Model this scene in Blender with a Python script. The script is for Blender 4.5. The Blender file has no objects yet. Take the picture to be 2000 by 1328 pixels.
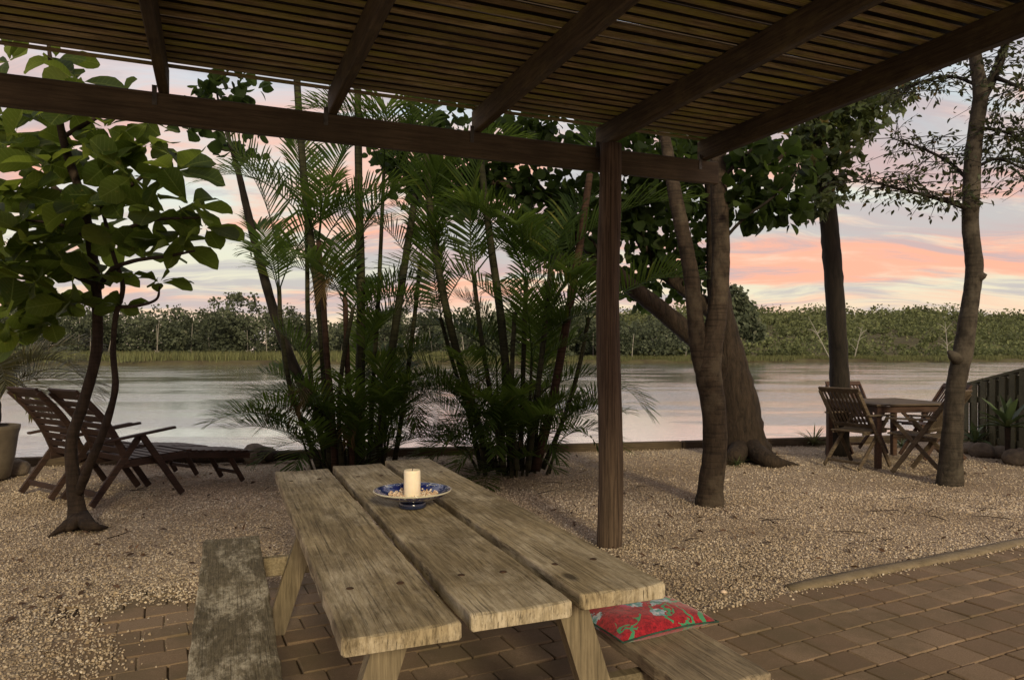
import bpy, math, random
import numpy as np
from mathutils import Vector, Matrix

random.seed(7)
RNG = np.random.default_rng(11)
SC = bpy.context.scene
COL = SC.collection
R = math.radians

# ------------------------------------------------------------------ camera, world, sun, exposure
F, CU, CV, H = 1400.0, 1000.0, 688.0, 1.35        # focal length in photo pixels, principal column, horizon row, eye height
cam = bpy.data.cameras.new('camera')
cam.sensor_width = 36.0
cam.lens = F / 2000 * 36
cam.shift_y = (CV - 664) / 2000
cam.clip_end = 5000
cam.clip_start = 0.05
cam_o = bpy.data.objects.new('camera', cam)
cam_o.location = (0, 0, H)
cam_o.rotation_euler = (R(90), 0, 0)
COL.objects.link(cam_o)
SC.camera = cam_o

SUN_DIR = Vector((-0.30, 1.0, -0.42)).normalized()   # the way the light travels
SUN_STRENGTH = 3.1
SKY_STRENGTH = 1.16
EXPOSURE = 0.0

sun = bpy.data.lights.new('sun', 'SUN')
sun.energy = SUN_STRENGTH
sun.angle = R(9)
sun.color = (1.0, 0.83, 0.54)
sun_o = bpy.data.objects.new('sun', sun)
sun_o.rotation_euler = SUN_DIR.to_track_quat('-Z', 'Y').to_euler()
sun_o.location = (0, -20, 20)
COL.objects.link(sun_o)

SC.view_settings.view_transform = 'Standard'
SC.view_settings.look = 'None'
SC.view_settings.gamma = 1
SC.view_settings.exposure = EXPOSURE
SC.view_settings.use_curve_mapping = False
SC.cycles.max_bounces = 8
SC.cycles.transparent_max_bounces = 8
SC.cycles.use_denoising = True


# ------------------------------------------------------------------ node helper
class NT:
    def __init__(self, tree):
        self.t = tree

    def n(self, kind, ins=None, **props):
        nd = self.t.nodes.new(kind)
        for k, v in props.items():
            setattr(nd, k, v)
        for k, v in (ins or {}).items():
            self.set(nd.inputs[k], v)
        return nd

    def set(self, sock, v):
        if isinstance(v, bpy.types.NodeSocket):
            self.t.links.new(v, sock)
        else:
            if sock.type == 'RGBA' and len(v) == 3:
                v = (*v, 1)
            sock.default_value = v

    def math(self, op, a, b=0.0, c=0.0, clamp=False):
        nd = self.n('ShaderNodeMath', {0: a, 1: b, 2: c}, operation=op, use_clamp=clamp)
        return nd.outputs[0]

    def mix(self, f, a, b, blend='MIX'):
        nd = self.n('ShaderNodeMix', data_type='RGBA', blend_type=blend)
        nd.clamp_factor = True
        self.set(nd.inputs[0], f)
        self.set(nd.inputs[6], a)
        self.set(nd.inputs[7], b)
        return nd.outputs[2]

    def ramp(self, f, stops, interp='LINEAR'):
        nd = self.n('ShaderNodeValToRGB', {0: f})
        cr = nd.color_ramp
        cr.interpolation = interp
        while len(cr.elements) < len(stops):
            cr.elements.new(0.5)
        for e, (p, c) in zip(cr.elements, stops):
            e.position = p
            e.color = (c, c, c, 1) if isinstance(c, (int, float)) else (*c, 1)
        return nd.outputs[0]

    def noise(self, vec, scale, detail=4, rough=0.6, dist=0.0):
        return self.n('ShaderNodeTexNoise', {'Vector': vec, 'Scale': scale, 'Detail': detail, 'Roughness': rough, 'Distortion': dist}).outputs[0]

    def map(self, vec, scale=(1, 1, 1), loc=(0, 0, 0), rot=(0, 0, 0)):
        return self.n('ShaderNodeMapping', {'Vector': vec, 'Scale': scale, 'Location': loc, 'Rotation': rot}).outputs[0]


def new_mat(name, rough=0.7, spec=0.4):
    m = bpy.data.materials.new(name)
    m.use_nodes = True
    m.node_tree.nodes.clear()
    nt = NT(m.node_tree)
    out = nt.n('ShaderNodeOutputMaterial')
    b = nt.n('ShaderNodeBsdfPrincipled', {'Roughness': rough, 'Specular IOR Level': spec})
    nt.set(out.inputs[0], b.outputs[0])
    return m, nt, b, out


def objcoord(nt, spread=37.0):
    tc = nt.n('ShaderNodeTexCoord').outputs['Object']
    oi = nt.n('ShaderNodeObjectInfo').outputs['Random']
    off = nt.math('MULTIPLY', oi, spread)
    cv = nt.n('ShaderNodeCombineXYZ', {0: off, 1: off, 2: off}).outputs[0]
    return nt.n('ShaderNodeVectorMath', {0: tc, 1: cv}, operation='ADD').outputs[0]


def bump(nt, b, h, strength=0.4, dist=0.01):
    nd = nt.n('ShaderNodeBump', {'Height': h, 'Strength': strength, 'Distance': dist})
    nt.set(b.inputs['Normal'], nd.outputs[0])


# ------------------------------------------------------------------ sky
world = bpy.data.worlds.new('World')
SC.world = world
world.use_nodes = True
wt = NT(world.node_tree)
world.node_tree.nodes.clear()
wout = wt.n('ShaderNodeOutputWorld')
wbg = wt.n('ShaderNodeBackground', {'Strength': SKY_STRENGTH})
wt.set(wout.inputs[0], wbg.outputs[0])
gen = wt.n('ShaderNodeTexCoord').outputs['Generated']
sep = wt.n('ShaderNodeSeparateXYZ', {0: gen})
zc = wt.math('MAXIMUM', sep.outputs[2], 0.0)
den = wt.math('ADD', zc, 0.16)
px = wt.math('DIVIDE', sep.outputs[0], den)
py = wt.math('DIVIDE', sep.outputs[1], den)
pv = wt.n('ShaderNodeCombineXYZ', {0: px, 1: py, 2: 0.0}).outputs[0]
base = wt.ramp(zc, [(0.0, (0.84, 0.60, 0.42)), (0.045, (0.85, 0.70, 0.49)), (0.10, (0.76, 0.75, 0.56)), (0.20, (0.69, 0.74, 0.66)),
                    (0.34, (0.53, 0.63, 0.70)), (1.0, (0.42, 0.52, 0.64))])
warp = wt.noise(wt.map(pv, (0.5, 0.5, 1)), 1.2, 3, 0.5)
pw = wt.n('ShaderNodeVectorMath', {0: pv, 1: wt.n('ShaderNodeCombineXYZ', {0: warp, 1: wt.math('MULTIPLY', warp, 1.3), 2: 0.0}).outputs[0]}, operation='ADD').outputs[0]
c1 = wt.noise(wt.map(pw, (0.60, 1.5, 1), (3.1, 1.7, 0), (0, 0, 0.16)), 1.0, 9, 0.62, 0.5)
c2 = wt.noise(wt.map(pw, (0.62, 1.8, 1), (9.4, 6.2, 2), (0, 0, -0.10)), 1.3, 9, 0.65, 0.5)
c3 = wt.noise(wt.map(pw, (0.22, 0.8, 1), (1.4, 8.8, 5)), 0.9, 5, 0.5)
pink = wt.ramp(c1, [(0.41, 0.0), (0.59, 1.0)], 'EASE')
grey = wt.ramp(c2, [(0.46, 0.0), (0.60, 1.0)], 'EASE')
lav = wt.ramp(c3, [(0.40, 0.0), (0.66, 0.75)], 'EASE')
hi = wt.ramp(zc, [(0.05, 0.25), (0.13, 1.0)])
hip = wt.ramp(zc, [(0.04, 0.2), (0.09, 1.0), (0.22, 1.0), (0.36, 0.35)])
s1 = wt.mix(wt.math('MULTIPLY', lav, hi), base, (0.76, 0.58, 0.57))
s2 = wt.mix(wt.math('MULTIPLY', wt.math('MULTIPLY', pink, hip), 0.95), s1, (0.93, 0.44, 0.30))
s3 = wt.mix(wt.math('MULTIPLY', grey, 0.72), s2, (0.45, 0.42, 0.45))
wt.set(wbg.inputs[0], s3)

# ------------------------------------------------------------------ materials
def wood(name, dark, light, patch=None, patch_amt=0.5, patch_scale=4.0, grain=(1.2, 22, 22), gscale=3.0, rough=0.8, bs=0.5, bd=0.006,
         patch_stretch=(1, 2.5, 2.5), crack=0.5, spec=0.25, pstops=(0.5, 0.66), moss=None, knots=False, vary=False, pfine=None, zgrain=None):
    if zgrain is not None:
        grain = (grain[0], grain[1], zgrain)
    m, nt, b, out = new_mat(name, rough, spec)
    v = objcoord(nt)
    g = nt.noise(nt.map(v, grain), gscale, 9, 0.7, 0.15)
    col = nt.ramp(g, [(0.36, dark), (0.62, light)])
    big = nt.noise(v, 2.2, 5, 0.6)
    col = nt.mix(nt.ramp(big, [(0.35, 0.55), (0.62, 0.0)]), col, tuple(x * 0.55 for x in dark), 'MIX')
    if patch:
        p = nt.noise(nt.map(v, patch_stretch), patch_scale, 9, 0.75, 0.2)
        pm = nt.ramp(p, [(pstops[0], 0.0), (pstops[1], patch_amt)])
        if pfine:
            pf = nt.noise(nt.map(v, pfine), 1.6, 6, 0.75, 0.5)
            pm = nt.math('MULTIPLY', pm, nt.ramp(pf, [(0.36, 0.1), (0.58, 1.0)]))
        col = nt.mix(pm, col, patch)
    if moss:
        p = nt.noise(nt.map(v, (0.7, 2, 2), (5, 3, 1)), 3.0, 6, 0.65)
        col = nt.mix(nt.ramp(p, [(0.45, 0.0), (0.62, 0.8)]), col, moss)
    fine = nt.noise(nt.map(v, (1.6, 75, 75 if zgrain is None else zgrain * 3)), 2.2, 5, 0.75, 0.2)
    cr = nt.ramp(fine, [(0.36, 1.0), (0.46, 0.0)])
    col = nt.mix(nt.math('MULTIPLY', cr, crack), col, tuple(x * 0.3 for x in dark))
    hgt = nt.math('ADD', nt.math('MULTIPLY', g, 0.6), nt.math('MULTIPLY', fine, 0.6))
    if knots:
        vo = nt.n('ShaderNodeTexVoronoi', {'Vector': nt.map(v, (2.2, 4.6, 0.01)), 'Scale': 1.0, 'Randomness': 1.0})
        dd = nt.math('ADD', vo.outputs['Distance'], nt.math('MULTIPLY', nt.noise(v, 26, 4, 0.6), 0.11))
        keep = nt.math('GREATER_THAN', nt.n('ShaderNodeSeparateColor', {0: vo.outputs['Color']}).outputs[0], 0.45)
        kn = nt.math('MULTIPLY', nt.ramp(dd, [(0.10, 1.0), (0.17, 0.0)]), keep)
        col = nt.mix(nt.math('MULTIPLY', kn, 0.85), col, tuple(x * 0.35 for x in dark))
        hgt = nt.math('SUBTRACT', hgt, nt.math('MULTIPLY', kn, 0.8))
    if vary:
        rn = nt.n('ShaderNodeObjectInfo').outputs['Random']
        col = nt.mix(nt.ramp(rn, [(0.0, 0.6), (0.7, 0.0)]), col, tuple(x * 0.7 for x in dark))
    nt.set(b.inputs['Base Color'], col)
    bump(nt, b, hgt, bs, bd)
    return m


W = {}
W['table'] = wood('weathered_table_wood', (0.135, 0.105, 0.062), (0.42, 0.345, 0.215), (0.58, 0.51, 0.38), 0.85, 1.8, gscale=4.0, bs=0.6, bd=0.006, knots=True, crack=0.75, pstops=(0.47, 0.62), patch_stretch=(1, 2, 2), pfine=(5, 45, 10), zgrain=5)
W['table_leg'] = wood('table_leg_wood', (0.13, 0.105, 0.066), (0.30, 0.245, 0.155), (0.36, 0.31, 0.21), 0.6, 3.0, bs=0.45, bd=0.005, crack=0.5, pfine=(4, 30, 30))
W['bench'] = wood('lichen_bench_wood', (0.12, 0.10, 0.062), (0.30, 0.255, 0.165), (0.66, 0.60, 0.46), 0.95, 4.0, gscale=5.0, bs=1.0, bd=0.016, crack=0.6, pstops=(0.50, 0.60), patch_stretch=(0.55, 1.5, 1.5), grain=(4, 14, 14), pfine=(22, 40, 40))
W['bench_right'] = wood('grey_bench_wood', (0.15, 0.122, 0.085), (0.38, 0.31, 0.21), (0.45, 0.39, 0.28), 0.4, 3.0, bs=0.6, bd=0.006, crack=0.75)
W['batten'] = wood('mossy_batten_wood', (0.12, 0.08, 0.038), (0.46, 0.355, 0.18), (0.58, 0.47, 0.25), 0.6, 2.5, gscale=2.5, bs=0.6, bd=0.006, moss=(0.33, 0.31, 0.06), vary=True, crack=0.55, grain=(1.0, 26, 26))
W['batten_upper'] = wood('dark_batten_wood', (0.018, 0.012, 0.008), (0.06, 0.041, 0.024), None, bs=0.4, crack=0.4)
W['beam'] = wood('brown_beam_wood', (0.052, 0.039, 0.024), (0.112, 0.085, 0.052), None, bs=0.35, bd=0.004, crack=0.35, gscale=2.2)
W['rafter'] = wood('dark_rafter_wood', (0.034, 0.024, 0.014), (0.088, 0.063, 0.034), (0.14, 0.11, 0.045), 0.45, 3.5, bs=0.4, bd=0.005, crack=0.4)
W['deck'] = wood('stained_lounger_wood', (0.022, 0.013, 0.010), (0.056, 0.031, 0.022), None, bs=0.3, bd=0.003, crack=0.3, rough=0.6)
W['teak'] = wood('weathered_teak', (0.050, 0.037, 0.024), (0.125, 0.092, 0.060), (0.17, 0.14, 0.095), 0.5, 5.0, bs=0.3, bd=0.003, crack=0.3)
W['teak_red'] = wood('red_brown_teak', (0.042, 0.023, 0.015), (0.095, 0.052, 0.034), None, bs=0.3, bd=0.003, crack=0.3, rough=0.6)
W['fence'] = wood('greenish_paling_wood', (0.055, 0.052, 0.029), (0.125, 0.115, 0.064), None, bs=0.4, crack=0.4)
W['wall'] = wood('sea_wall_timber', (0.05, 0.035, 0.022), (0.12, 0.09, 0.055), None, bs=0.4, crack=0.4)


def bark(name, dark, light, stretch=(9, 9, 1.2), rings=0.0, bs=0.7, bd=0.015, moss=None, patch=None):
    m, nt, b, out = new_mat(name, 0.85, 0.2)
    v = objcoord(nt, 11)
    g = nt.noise(nt.map(v, stretch), 2.2, 8, 0.7, 0.5)
    col = nt.ramp(g, [(0.32, dark), (0.66, light)])
    h = g
    if rings:
        r = nt.noise(nt.map(v, (1.5, 1.5, 26)), 2.0, 3, 0.6, 0.4)
        col = nt.mix(nt.ramp(r, [(0.40, rings), (0.52, 0.0)]), col, tuple(x * 0.4 for x in dark))
        h = nt.math('ADD', g, nt.math('MULTIPLY', r, 0.5))
    if patch:
        p = nt.noise(v, 3.5, 5, 0.65)
        col = nt.mix(nt.ramp(p, [(0.5, 0.0), (0.62, 0.7)]), col, patch)
    nt.set(b.inputs['Base Color'], col)
    bump(nt, b, h, bs, bd)
    return m


BK = {}
BK['post'] = bark('round_post_wood', (0.020, 0.013, 0.009), (0.125, 0.088, 0.060), (34, 34, 0.8), bs=0.6, bd=0.008)
BK['brown'] = bark('brown_bark', (0.016, 0.011, 0.008), (0.046, 0.032, 0.022), (10, 10, 2.2), rings=0.4)
BK['ringed'] = bark('ringed_bark', (0.018, 0.013, 0.009), (0.056, 0.040, 0.027), (10, 10, 3.6), rings=0.5, patch=(0.078, 0.062, 0.043))
BK['rough'] = bark('rough_old_bark', (0.012, 0.009, 0.0065), (0.048, 0.034, 0.023), (10, 10, 2.6), bs=1.0, bd=0.035)
BK['dark'] = bark('dark_bark', (0.009, 0.008, 0.006), (0.028, 0.022, 0.016), (10, 10, 2.0))
BK['grey'] = bark('grey_bark', (0.020, 0.0165, 0.012), (0.058, 0.047, 0.034), (8, 8, 3.0), rings=0.4, patch=(0.082, 0.070, 0.052))
BK['cane'] = bark('green_cane', (0.014, 0.016, 0.008), (0.042, 0.040, 0.018), (5, 5, 1.0), rings=0.75, bs=0.3)
BK['cane_red'] = bark('brown_cane', (0.026, 0.014, 0.009), (0.062, 0.036, 0.021), (5, 5, 1.0), rings=0.6, bs=0.3)
BK['pale'] = bark('pale_dead_bark', (0.15, 0.14, 0.12), (0.28, 0.26, 0.22), (6, 6, 1.5))


def leaf_mat(name, c1, c2, c3=None, trans=0.35, tcol=None, rough=0.45, spec=0.35, warm=None, world_patch=0.0, veins=False):
    m = bpy.data.materials.new(name)
    m.use_nodes = True
    m.node_tree.nodes.clear()
    nt = NT(m.node_tree)
    out = nt.n('ShaderNodeOutputMaterial')
    isl = nt.n('ShaderNodeNewGeometry').outputs['Random Per Island']
    orn = nt.n('ShaderNodeObjectInfo').outputs['Random']
    f = nt.math('FRACT', nt.math('ADD', nt.math('MULTIPLY', isl, 3.7), nt.math('MULTIPLY', orn, 5.3)))
    stops = [(0.0, c1), (0.75, c2)] + ([(0.93, c2), (1.0, c3)] if c3 else [])
    col = nt.ramp(f, stops)
    tc = nt.n('ShaderNodeTexCoord').outputs['Object']
    col = nt.mix(nt.ramp(nt.noise(tc, 9, 4, 0.6), [(0.35, 0.45), (0.65, 0.0)]), col, tuple(x * 0.55 for x in c1))
    if veins:
        sx = nt.n('ShaderNodeSeparateXYZ', {0: tc})
        ay = nt.math('ABSOLUTE', sx.outputs[1])
        mid = nt.math('LESS_THAN', ay, 0.012)
        wv_ = nt.math('SINE', nt.math('MULTIPLY', nt.math('SUBTRACT', sx.outputs[0], nt.math('MULTIPLY', ay, 0.75)), 62.0))
        side = nt.math('MULTIPLY', nt.math('GREATER_THAN', wv_, 0.90), 0.55)
        vm = nt.math('MAXIMUM', mid, side)
        col = nt.mix(nt.math('MULTIPLY', vm, 0.7), col, (0.13, 0.17, 0.045))
        blot = nt.noise(tc, 5.0, 5, 0.65)
        col = nt.mix(nt.ramp(blot, [(0.60, 0.0), (0.70, 0.7)]), col, (0.16, 0.14, 0.03))
    if world_patch:
        geo = nt.n('ShaderNodeNewGeometry').outputs['Position']
        pn = nt.noise(geo, world_patch, 4, 0.6)
        col = nt.mix(nt.ramp(pn, [(0.42, 0.75), (0.60, 0.0)]), col, tuple(x * 0.62 for x in c1))
    b = nt.n('ShaderNodeBsdfPrincipled', {'Base Color': col, 'Roughness': rough, 'Specular IOR Level': spec})
    t = nt.n('ShaderNodeBsdfTranslucent', {'Color': nt.mix(0.5, col, tcol or c2)})
    mx = nt.n('ShaderNodeMixShader', {0: trans, 1: b.outputs[0], 2: t.outputs[0]})
    nt.set(out.inputs[0], mx.outputs[0])
    return m


LF = {}
LF['almond'] = leaf_mat('broad_leaf', (0.013, 0.027, 0.006), (0.034, 0.060, 0.010), (0.11, 0.13, 0.02), 0.60, (0.30, 0.38, 0.045), 0.5, 0.2, veins=True)
LF['hibiscus'] = leaf_mat('round_leaf', (0.010, 0.019, 0.006), (0.025, 0.041, 0.011), (0.05, 0.075, 0.018), 0.45, (0.12, 0.19, 0.03), 0.6, 0.12)
LF['palm'] = leaf_mat('palm_leaflet', (0.012, 0.027, 0.006), (0.042, 0.076, 0.013), (0.16, 0.16, 0.03), 0.52, (0.21, 0.31, 0.04), 0.5, 0.2)
LF['date'] = leaf_mat('olive_palm_leaflet', (0.05, 0.05, 0.018), (0.11, 0.10, 0.035), (0.16, 0.12, 0.05), 0.25, (0.16, 0.15, 0.05), 0.5)
LF['star'] = leaf_mat('lobed_leaf', (0.030, 0.050, 0.015), (0.070, 0.098, 0.028), (0.22, 0.11, 0.03), 0.40, (0.16, 0.17, 0.04), 0.5)
LF['fine'] = leaf_mat('small_leaf', (0.020, 0.030, 0.012), (0.045, 0.058, 0.022), (0.18, 0.09, 0.03), 0.4, (0.15, 0.15, 0.04), 0.5)
LF['agave'] = leaf_mat('succulent_leaf', (0.045, 0.075, 0.03), (0.10, 0.14, 0.055), (0.16, 0.19, 0.08), 0.15, (0.15, 0.2, 0.06), 0.45)
LF['strap'] = leaf_mat('yellow_strap_leaf', (0.10, 0.11, 0.025), (0.22, 0.22, 0.05), (0.28, 0.16, 0.05), 0.25, (0.25, 0.25, 0.06), 0.45)
LF['forest'] = leaf_mat('hazed_forest_leaf', (0.072, 0.088, 0.054), (0.135, 0.155, 0.095), (0.18, 0.175, 0.12), 0.25, (0.10, 0.12, 0.05), 0.7, 0.1, world_patch=0.16)  # grey-green made paler and duller: distance haze is put into the leaf colour
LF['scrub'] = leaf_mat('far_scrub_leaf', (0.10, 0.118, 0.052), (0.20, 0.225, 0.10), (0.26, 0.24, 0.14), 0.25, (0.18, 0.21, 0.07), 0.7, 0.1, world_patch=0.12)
LF['reed'] = leaf_mat('reed_blade', (0.085, 0.09, 0.042), (0.155, 0.165, 0.068), (0.20, 0.17, 0.09), 0.2, (0.2, 0.2, 0.08), 0.7, 0.1)
LF['dead'] = leaf_mat('fallen_leaf', (0.05, 0.032, 0.02), (0.12, 0.07, 0.04), (0.24, 0.13, 0.06), 0.1, None, 0.7, 0.2)


def gravel_mat(name, stones=False):
    m, nt, b, out = new_mat(name, 0.85, 0.2)
    pos = nt.n('ShaderNodeNewGeometry')
    p = pos.outputs['Position']
    if stones:
        f = pos.outputs['Random Per Island']
        col = nt.ramp(f, [(0.0, (0.25, 0.19, 0.125)), (0.25, (0.42, 0.336, 0.232)), (0.7, (0.51, 0.42, 0.305)), (0.94, (0.59, 0.51, 0.39)), (1.0, (0.66, 0.60, 0.50))])
    else:
        vo = nt.n('ShaderNodeTexVoronoi', {'Vector': p, 'Scale': 62.0})
        cc = nt.n('ShaderNodeSeparateColor', {0: vo.outputs['Color']}).outputs[0]
        col = nt.ramp(cc, [(0.0, (0.16, 0.12, 0.078)), (0.5, (0.35, 0.275, 0.187)), (1.0, (0.48, 0.395, 0.285))])
        col = nt.mix(nt.ramp(vo.outputs['Distance'], [(0.35, 0.0), (0.75, 0.75)]), col, (0.20, 0.15, 0.10))
        bump(nt, b, nt.math('MULTIPLY', vo.outputs['Distance'], -1.0), 0.8, 0.012)
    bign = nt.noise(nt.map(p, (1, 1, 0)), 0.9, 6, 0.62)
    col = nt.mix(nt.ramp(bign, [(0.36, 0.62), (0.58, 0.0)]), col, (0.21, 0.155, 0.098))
    nt.set(b.inputs['Base Color'], col)
    return m


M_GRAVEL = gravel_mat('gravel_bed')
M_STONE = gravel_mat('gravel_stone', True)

M_PAVER, nt, b, _ = new_mat('brown_paver', 0.85, 0.25)
v = objcoord(nt, 23)
oi = nt.n('ShaderNodeObjectInfo').outputs['Random']
isl = nt.n('ShaderNodeNewGeometry').outputs['Random Per Island']
c = nt.ramp(nt.math('FRACT', nt.math('ADD', oi, nt.math('MULTIPLY', isl, 7.7))), [(0, (0.165, 0.115, 0.070)), (0.5, (0.215, 0.152, 0.094)), (1, (0.26, 0.19, 0.122))])
gp = nt.n('ShaderNodeNewGeometry').outputs['Position']
c = nt.mix(nt.ramp(nt.noise(v, 170, 3, 0.7), [(0.35, 0.5), (0.6, 0.0)]), c, (0.085, 0.05, 0.03))
c = nt.mix(nt.ramp(nt.noise(gp, 2.1, 6, 0.65), [(0.45, 0.0), (0.62, 0.7)]), c, (0.115, 0.088, 0.048))
c = nt.mix(nt.ramp(nt.noise(v, 120, 3, 0.6), [(0.62, 0.0), (0.72, 0.4)]), c, (0.36, 0.27, 0.18))
nt.set(b.inputs['Base Color'], c)
bump(nt, b, nt.noise(v, 130, 5, 0.7), 0.5, 0.004)

M_JOINT, nt, b, _ = new_mat('paver_joint_soil', 0.95, 0.1)
nt.set(b.inputs['Base Color'], nt.ramp(nt.noise(nt.n('ShaderNodeNewGeometry').outputs['Position'], 40, 5), [(0.3, (0.03, 0.02, 0.012)), (0.7, (0.075, 0.052, 0.032))]))

M_CONC, nt, b, _ = new_mat('edging_concrete', 0.9, 0.2)
gp = nt.n('ShaderNodeNewGeometry').outputs['Position']
nt.set(b.inputs['Base Color'], nt.ramp(nt.noise(gp, 9, 8, 0.7), [(0.3, (0.12, 0.095, 0.058)), (0.7, (0.235, 0.19, 0.122))]))
bump(nt, b, nt.noise(gp, 60, 6, 0.7), 0.5, 0.006)

M_WATER, nt, b, _ = new_mat('river_water', 0.12, 0.5)
gp = nt.n('ShaderNodeNewGeometry').outputs['Position']
nt.set(b.inputs['Base Color'], (0.88, 0.95, 1.0))
b.inputs['Metallic'].default_value = 0.97
b.inputs['IOR'].default_value = 1.6
b.inputs['Roughness'].default_value = 0.09
wv = nt.noise(nt.map(gp, (1.0, 2.6, 1), (0, 0, 0), (0, 0, 0.15)), 3.2, 6, 0.65, 0.4)
wv2 = nt.noise(nt.map(gp, (0.10, 0.28, 1)), 1.0, 4, 0.55)
amp = nt.ramp(wv2, [(0.46, 0.06), (0.62, 0.42)])
nd = nt.n('ShaderNodeBump', {'Height': wv, 'Strength': amp, 'Distance': 0.06})
nt.set(b.inputs['Normal'], nd.outputs[0])

M_LAND, nt, b, _ = new_mat('far_bank_soil', 0.95, 0.1)
nt.set(b.inputs['Base Color'], nt.ramp(nt.noise(nt.n('ShaderNodeNewGeometry').outputs['Position'], 0.25, 6, 0.7), [(0.35, (0.055, 0.042, 0.024)), (0.65, (0.10, 0.095, 0.045))]))

M_ROCK, nt, b, _ = new_mat('garden_rock', 0.9, 0.2)
v = objcoord(nt)
nt.set(b.inputs['Base Color'], nt.ramp(nt.noise(v, 7, 8, 0.7), [(0.3, (0.05, 0.042, 0.034)), (0.7, (0.18, 0.14, 0.10))]))
bump(nt, b, nt.noise(v, 14, 8, 0.7), 0.7, 0.03)

M_POT, nt, b, _ = new_mat('stoneware_pot', 0.8, 0.3)
v = objcoord(nt)
nt.set(b.inputs['Base Color'], nt.ramp(nt.noise(v, 5, 6, 0.65), [(0.3, (0.075, 0.06, 0.042)), (0.7, (0.14, 0.115, 0.082))]))

M_SOIL, nt, b, _ = new_mat('dark_soil', 0.95, 0.1)
nt.set(b.inputs['Base Color'], nt.ramp(nt.noise(objcoord(nt), 30, 5), [(0.3, (0.03, 0.02, 0.012)), (0.7, (0.09, 0.06, 0.035))]))

M_WAX, nt, b, _ = new_mat('ivory_wax', 0.5, 0.4)
v = objcoord(nt)
nt.set(b.inputs['Base Color'], nt.ramp(nt.noise(v, 20, 4), [(0.3, (0.80, 0.70, 0.52)), (0.7, (0.86, 0.78, 0.62))]))
b.inputs['Subsurface Weight'].default_value = 0.25
b.inputs['Subsurface Radius'].default_value = (0.02, 0.012, 0.006)

M_WICK, nt, b, _ = new_mat('black_wick', 0.9)
nt.set(b.inputs['Base Color'], (0.02, 0.018, 0.015, 1))

M_GLAZE, nt, b, _ = new_mat('blue_glaze', 0.12, 0.6)
v = nt.n('ShaderNodeTexCoord').outputs['Object']
sp = nt.n('ShaderNodeSeparateXYZ', {0: v})
rad = nt.n('ShaderNodeVectorMath', {0: nt.n('ShaderNodeCombineXYZ', {0: sp.outputs[0], 1: sp.outputs[1], 2: 0.0}).outputs[0]}, operation='LENGTH').outputs['Value']
ang = nt.math('ARCTAN2', sp.outputs[1], sp.outputs[0])
sw = nt.n('ShaderNodeCombineXYZ', {0: nt.math('MULTIPLY', ang, 2.6), 1: nt.math('MULTIPLY', rad, 30.0), 2: 0.0}).outputs[0]
flo = nt.noise(sw, 2.3, 3, 0.5, 1.6)
white = nt.math('MULTIPLY', nt.ramp(flo, [(0.59, 0.0), (0.63, 1.0)], 'CONSTANT' if False else 'LINEAR'), nt.math('GREATER_THAN', rad, 0.128))
colg = nt.mix(white, (0.012, 0.020, 0.13), (0.62, 0.66, 0.66))
rimc = nt.math('GREATER_THAN', rad, 0.152)
colg = nt.mix(rimc, colg, (0.52, 0.50, 0.38))
nt.set(b.inputs['Base Color'], colg)
b.inputs['Coat Weight'].default_value = 0.6
b.inputs['Coat Roughness'].default_value = 0.05
M_GLAZE_DARK, nt, b, _ = new_mat('dark_blue_glaze', 0.15, 0.6)
nt.set(b.inputs['Base Color'], nt.ramp(nt.noise(objcoord(nt), 12), [(0.4, (0.008, 0.012, 0.03)), (0.7, (0.02, 0.03, 0.07))]))
M_SHELL, nt, b, _ = new_mat('shell_grit', 0.6, 0.4)
nt.set(b.inputs['Base Color'], nt.ramp(nt.n('ShaderNodeNewGeometry').outputs['Random Per Island'], [(0, (0.45, 0.28, 0.16)), (0.5, (0.66, 0.50, 0.36)), (1, (0.78, 0.70, 0.58))]))

M_STEEL, nt, b, _ = new_mat('galvanised_steel', 0.5, 0.5)
nt.set(b.inputs['Base Color'], nt.ramp(nt.noise(objcoord(nt), 25, 5), [(0.3, (0.05, 0.048, 0.042)), (0.7, (0.13, 0.125, 0.11))]))
b.inputs['Metallic'].default_value = 0.7

# floral cotton of the cushion
M_CUSH, nt, b, _ = new_mat('red_floral_cotton', 0.85, 0.2)
v = nt.n('ShaderNodeTexCoord').outputs['Object']
wn = nt.n('ShaderNodeTexNoise', {'Vector': v, 'Scale': 14.0, 'Detail': 3.0})
vd = nt.n('ShaderNodeVectorMath', {0: v, 1: nt.n('ShaderNodeVectorMath', {0: wn.outputs['Color'], 'Scale': 0.07}, operation='SCALE').outputs[0]}, operation='ADD').outputs[0]
col = nt.ramp(nt.noise(v, 75, 4, 0.8), [(0.36, (0.12, 0.004, 0.011)), (0.62, (0.40, 0.014, 0.026))])
weave = nt.noise(nt.map(v, (1, 1, 1)), 260, 2, 0.5)
pk = nt.n('ShaderNodeTexVoronoi', {'Vector': nt.map(vd, (1, 1, 0.3), (0.3, 0.1, 0)), 'Scale': 8.0})
col = nt.mix(nt.ramp(pk.outputs['Distance'], [(0.16, 0.75), (0.30, 0.0)]), col, (0.50, 0.10, 0.22))
gv = nt.noise(nt.map(vd, (1, 1, 0.3)), 7.5, 2, 0.5, 1.8)
gm = nt.math('MULTIPLY', nt.math('LESS_THAN', nt.math('ABSOLUTE', nt.math('SUBTRACT', gv, 0.5)), 0.034), nt.math('GREATER_THAN', nt.noise(v, 5, 2), 0.50))
col = nt.mix(gm, col, (0.05, 0.24, 0.12))
bl = nt.n('ShaderNodeTexVoronoi', {'Vector': nt.map(vd, (1, 1, 0.3), (1.7, 2.3, 0)), 'Scale': 10.0})
fl = nt.math('LESS_THAN', nt.math('ADD', bl.outputs['Distance'], nt.math('MULTIPLY', nt.noise(v, 60, 3, 0.7), 0.40)), 0.50)
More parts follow.
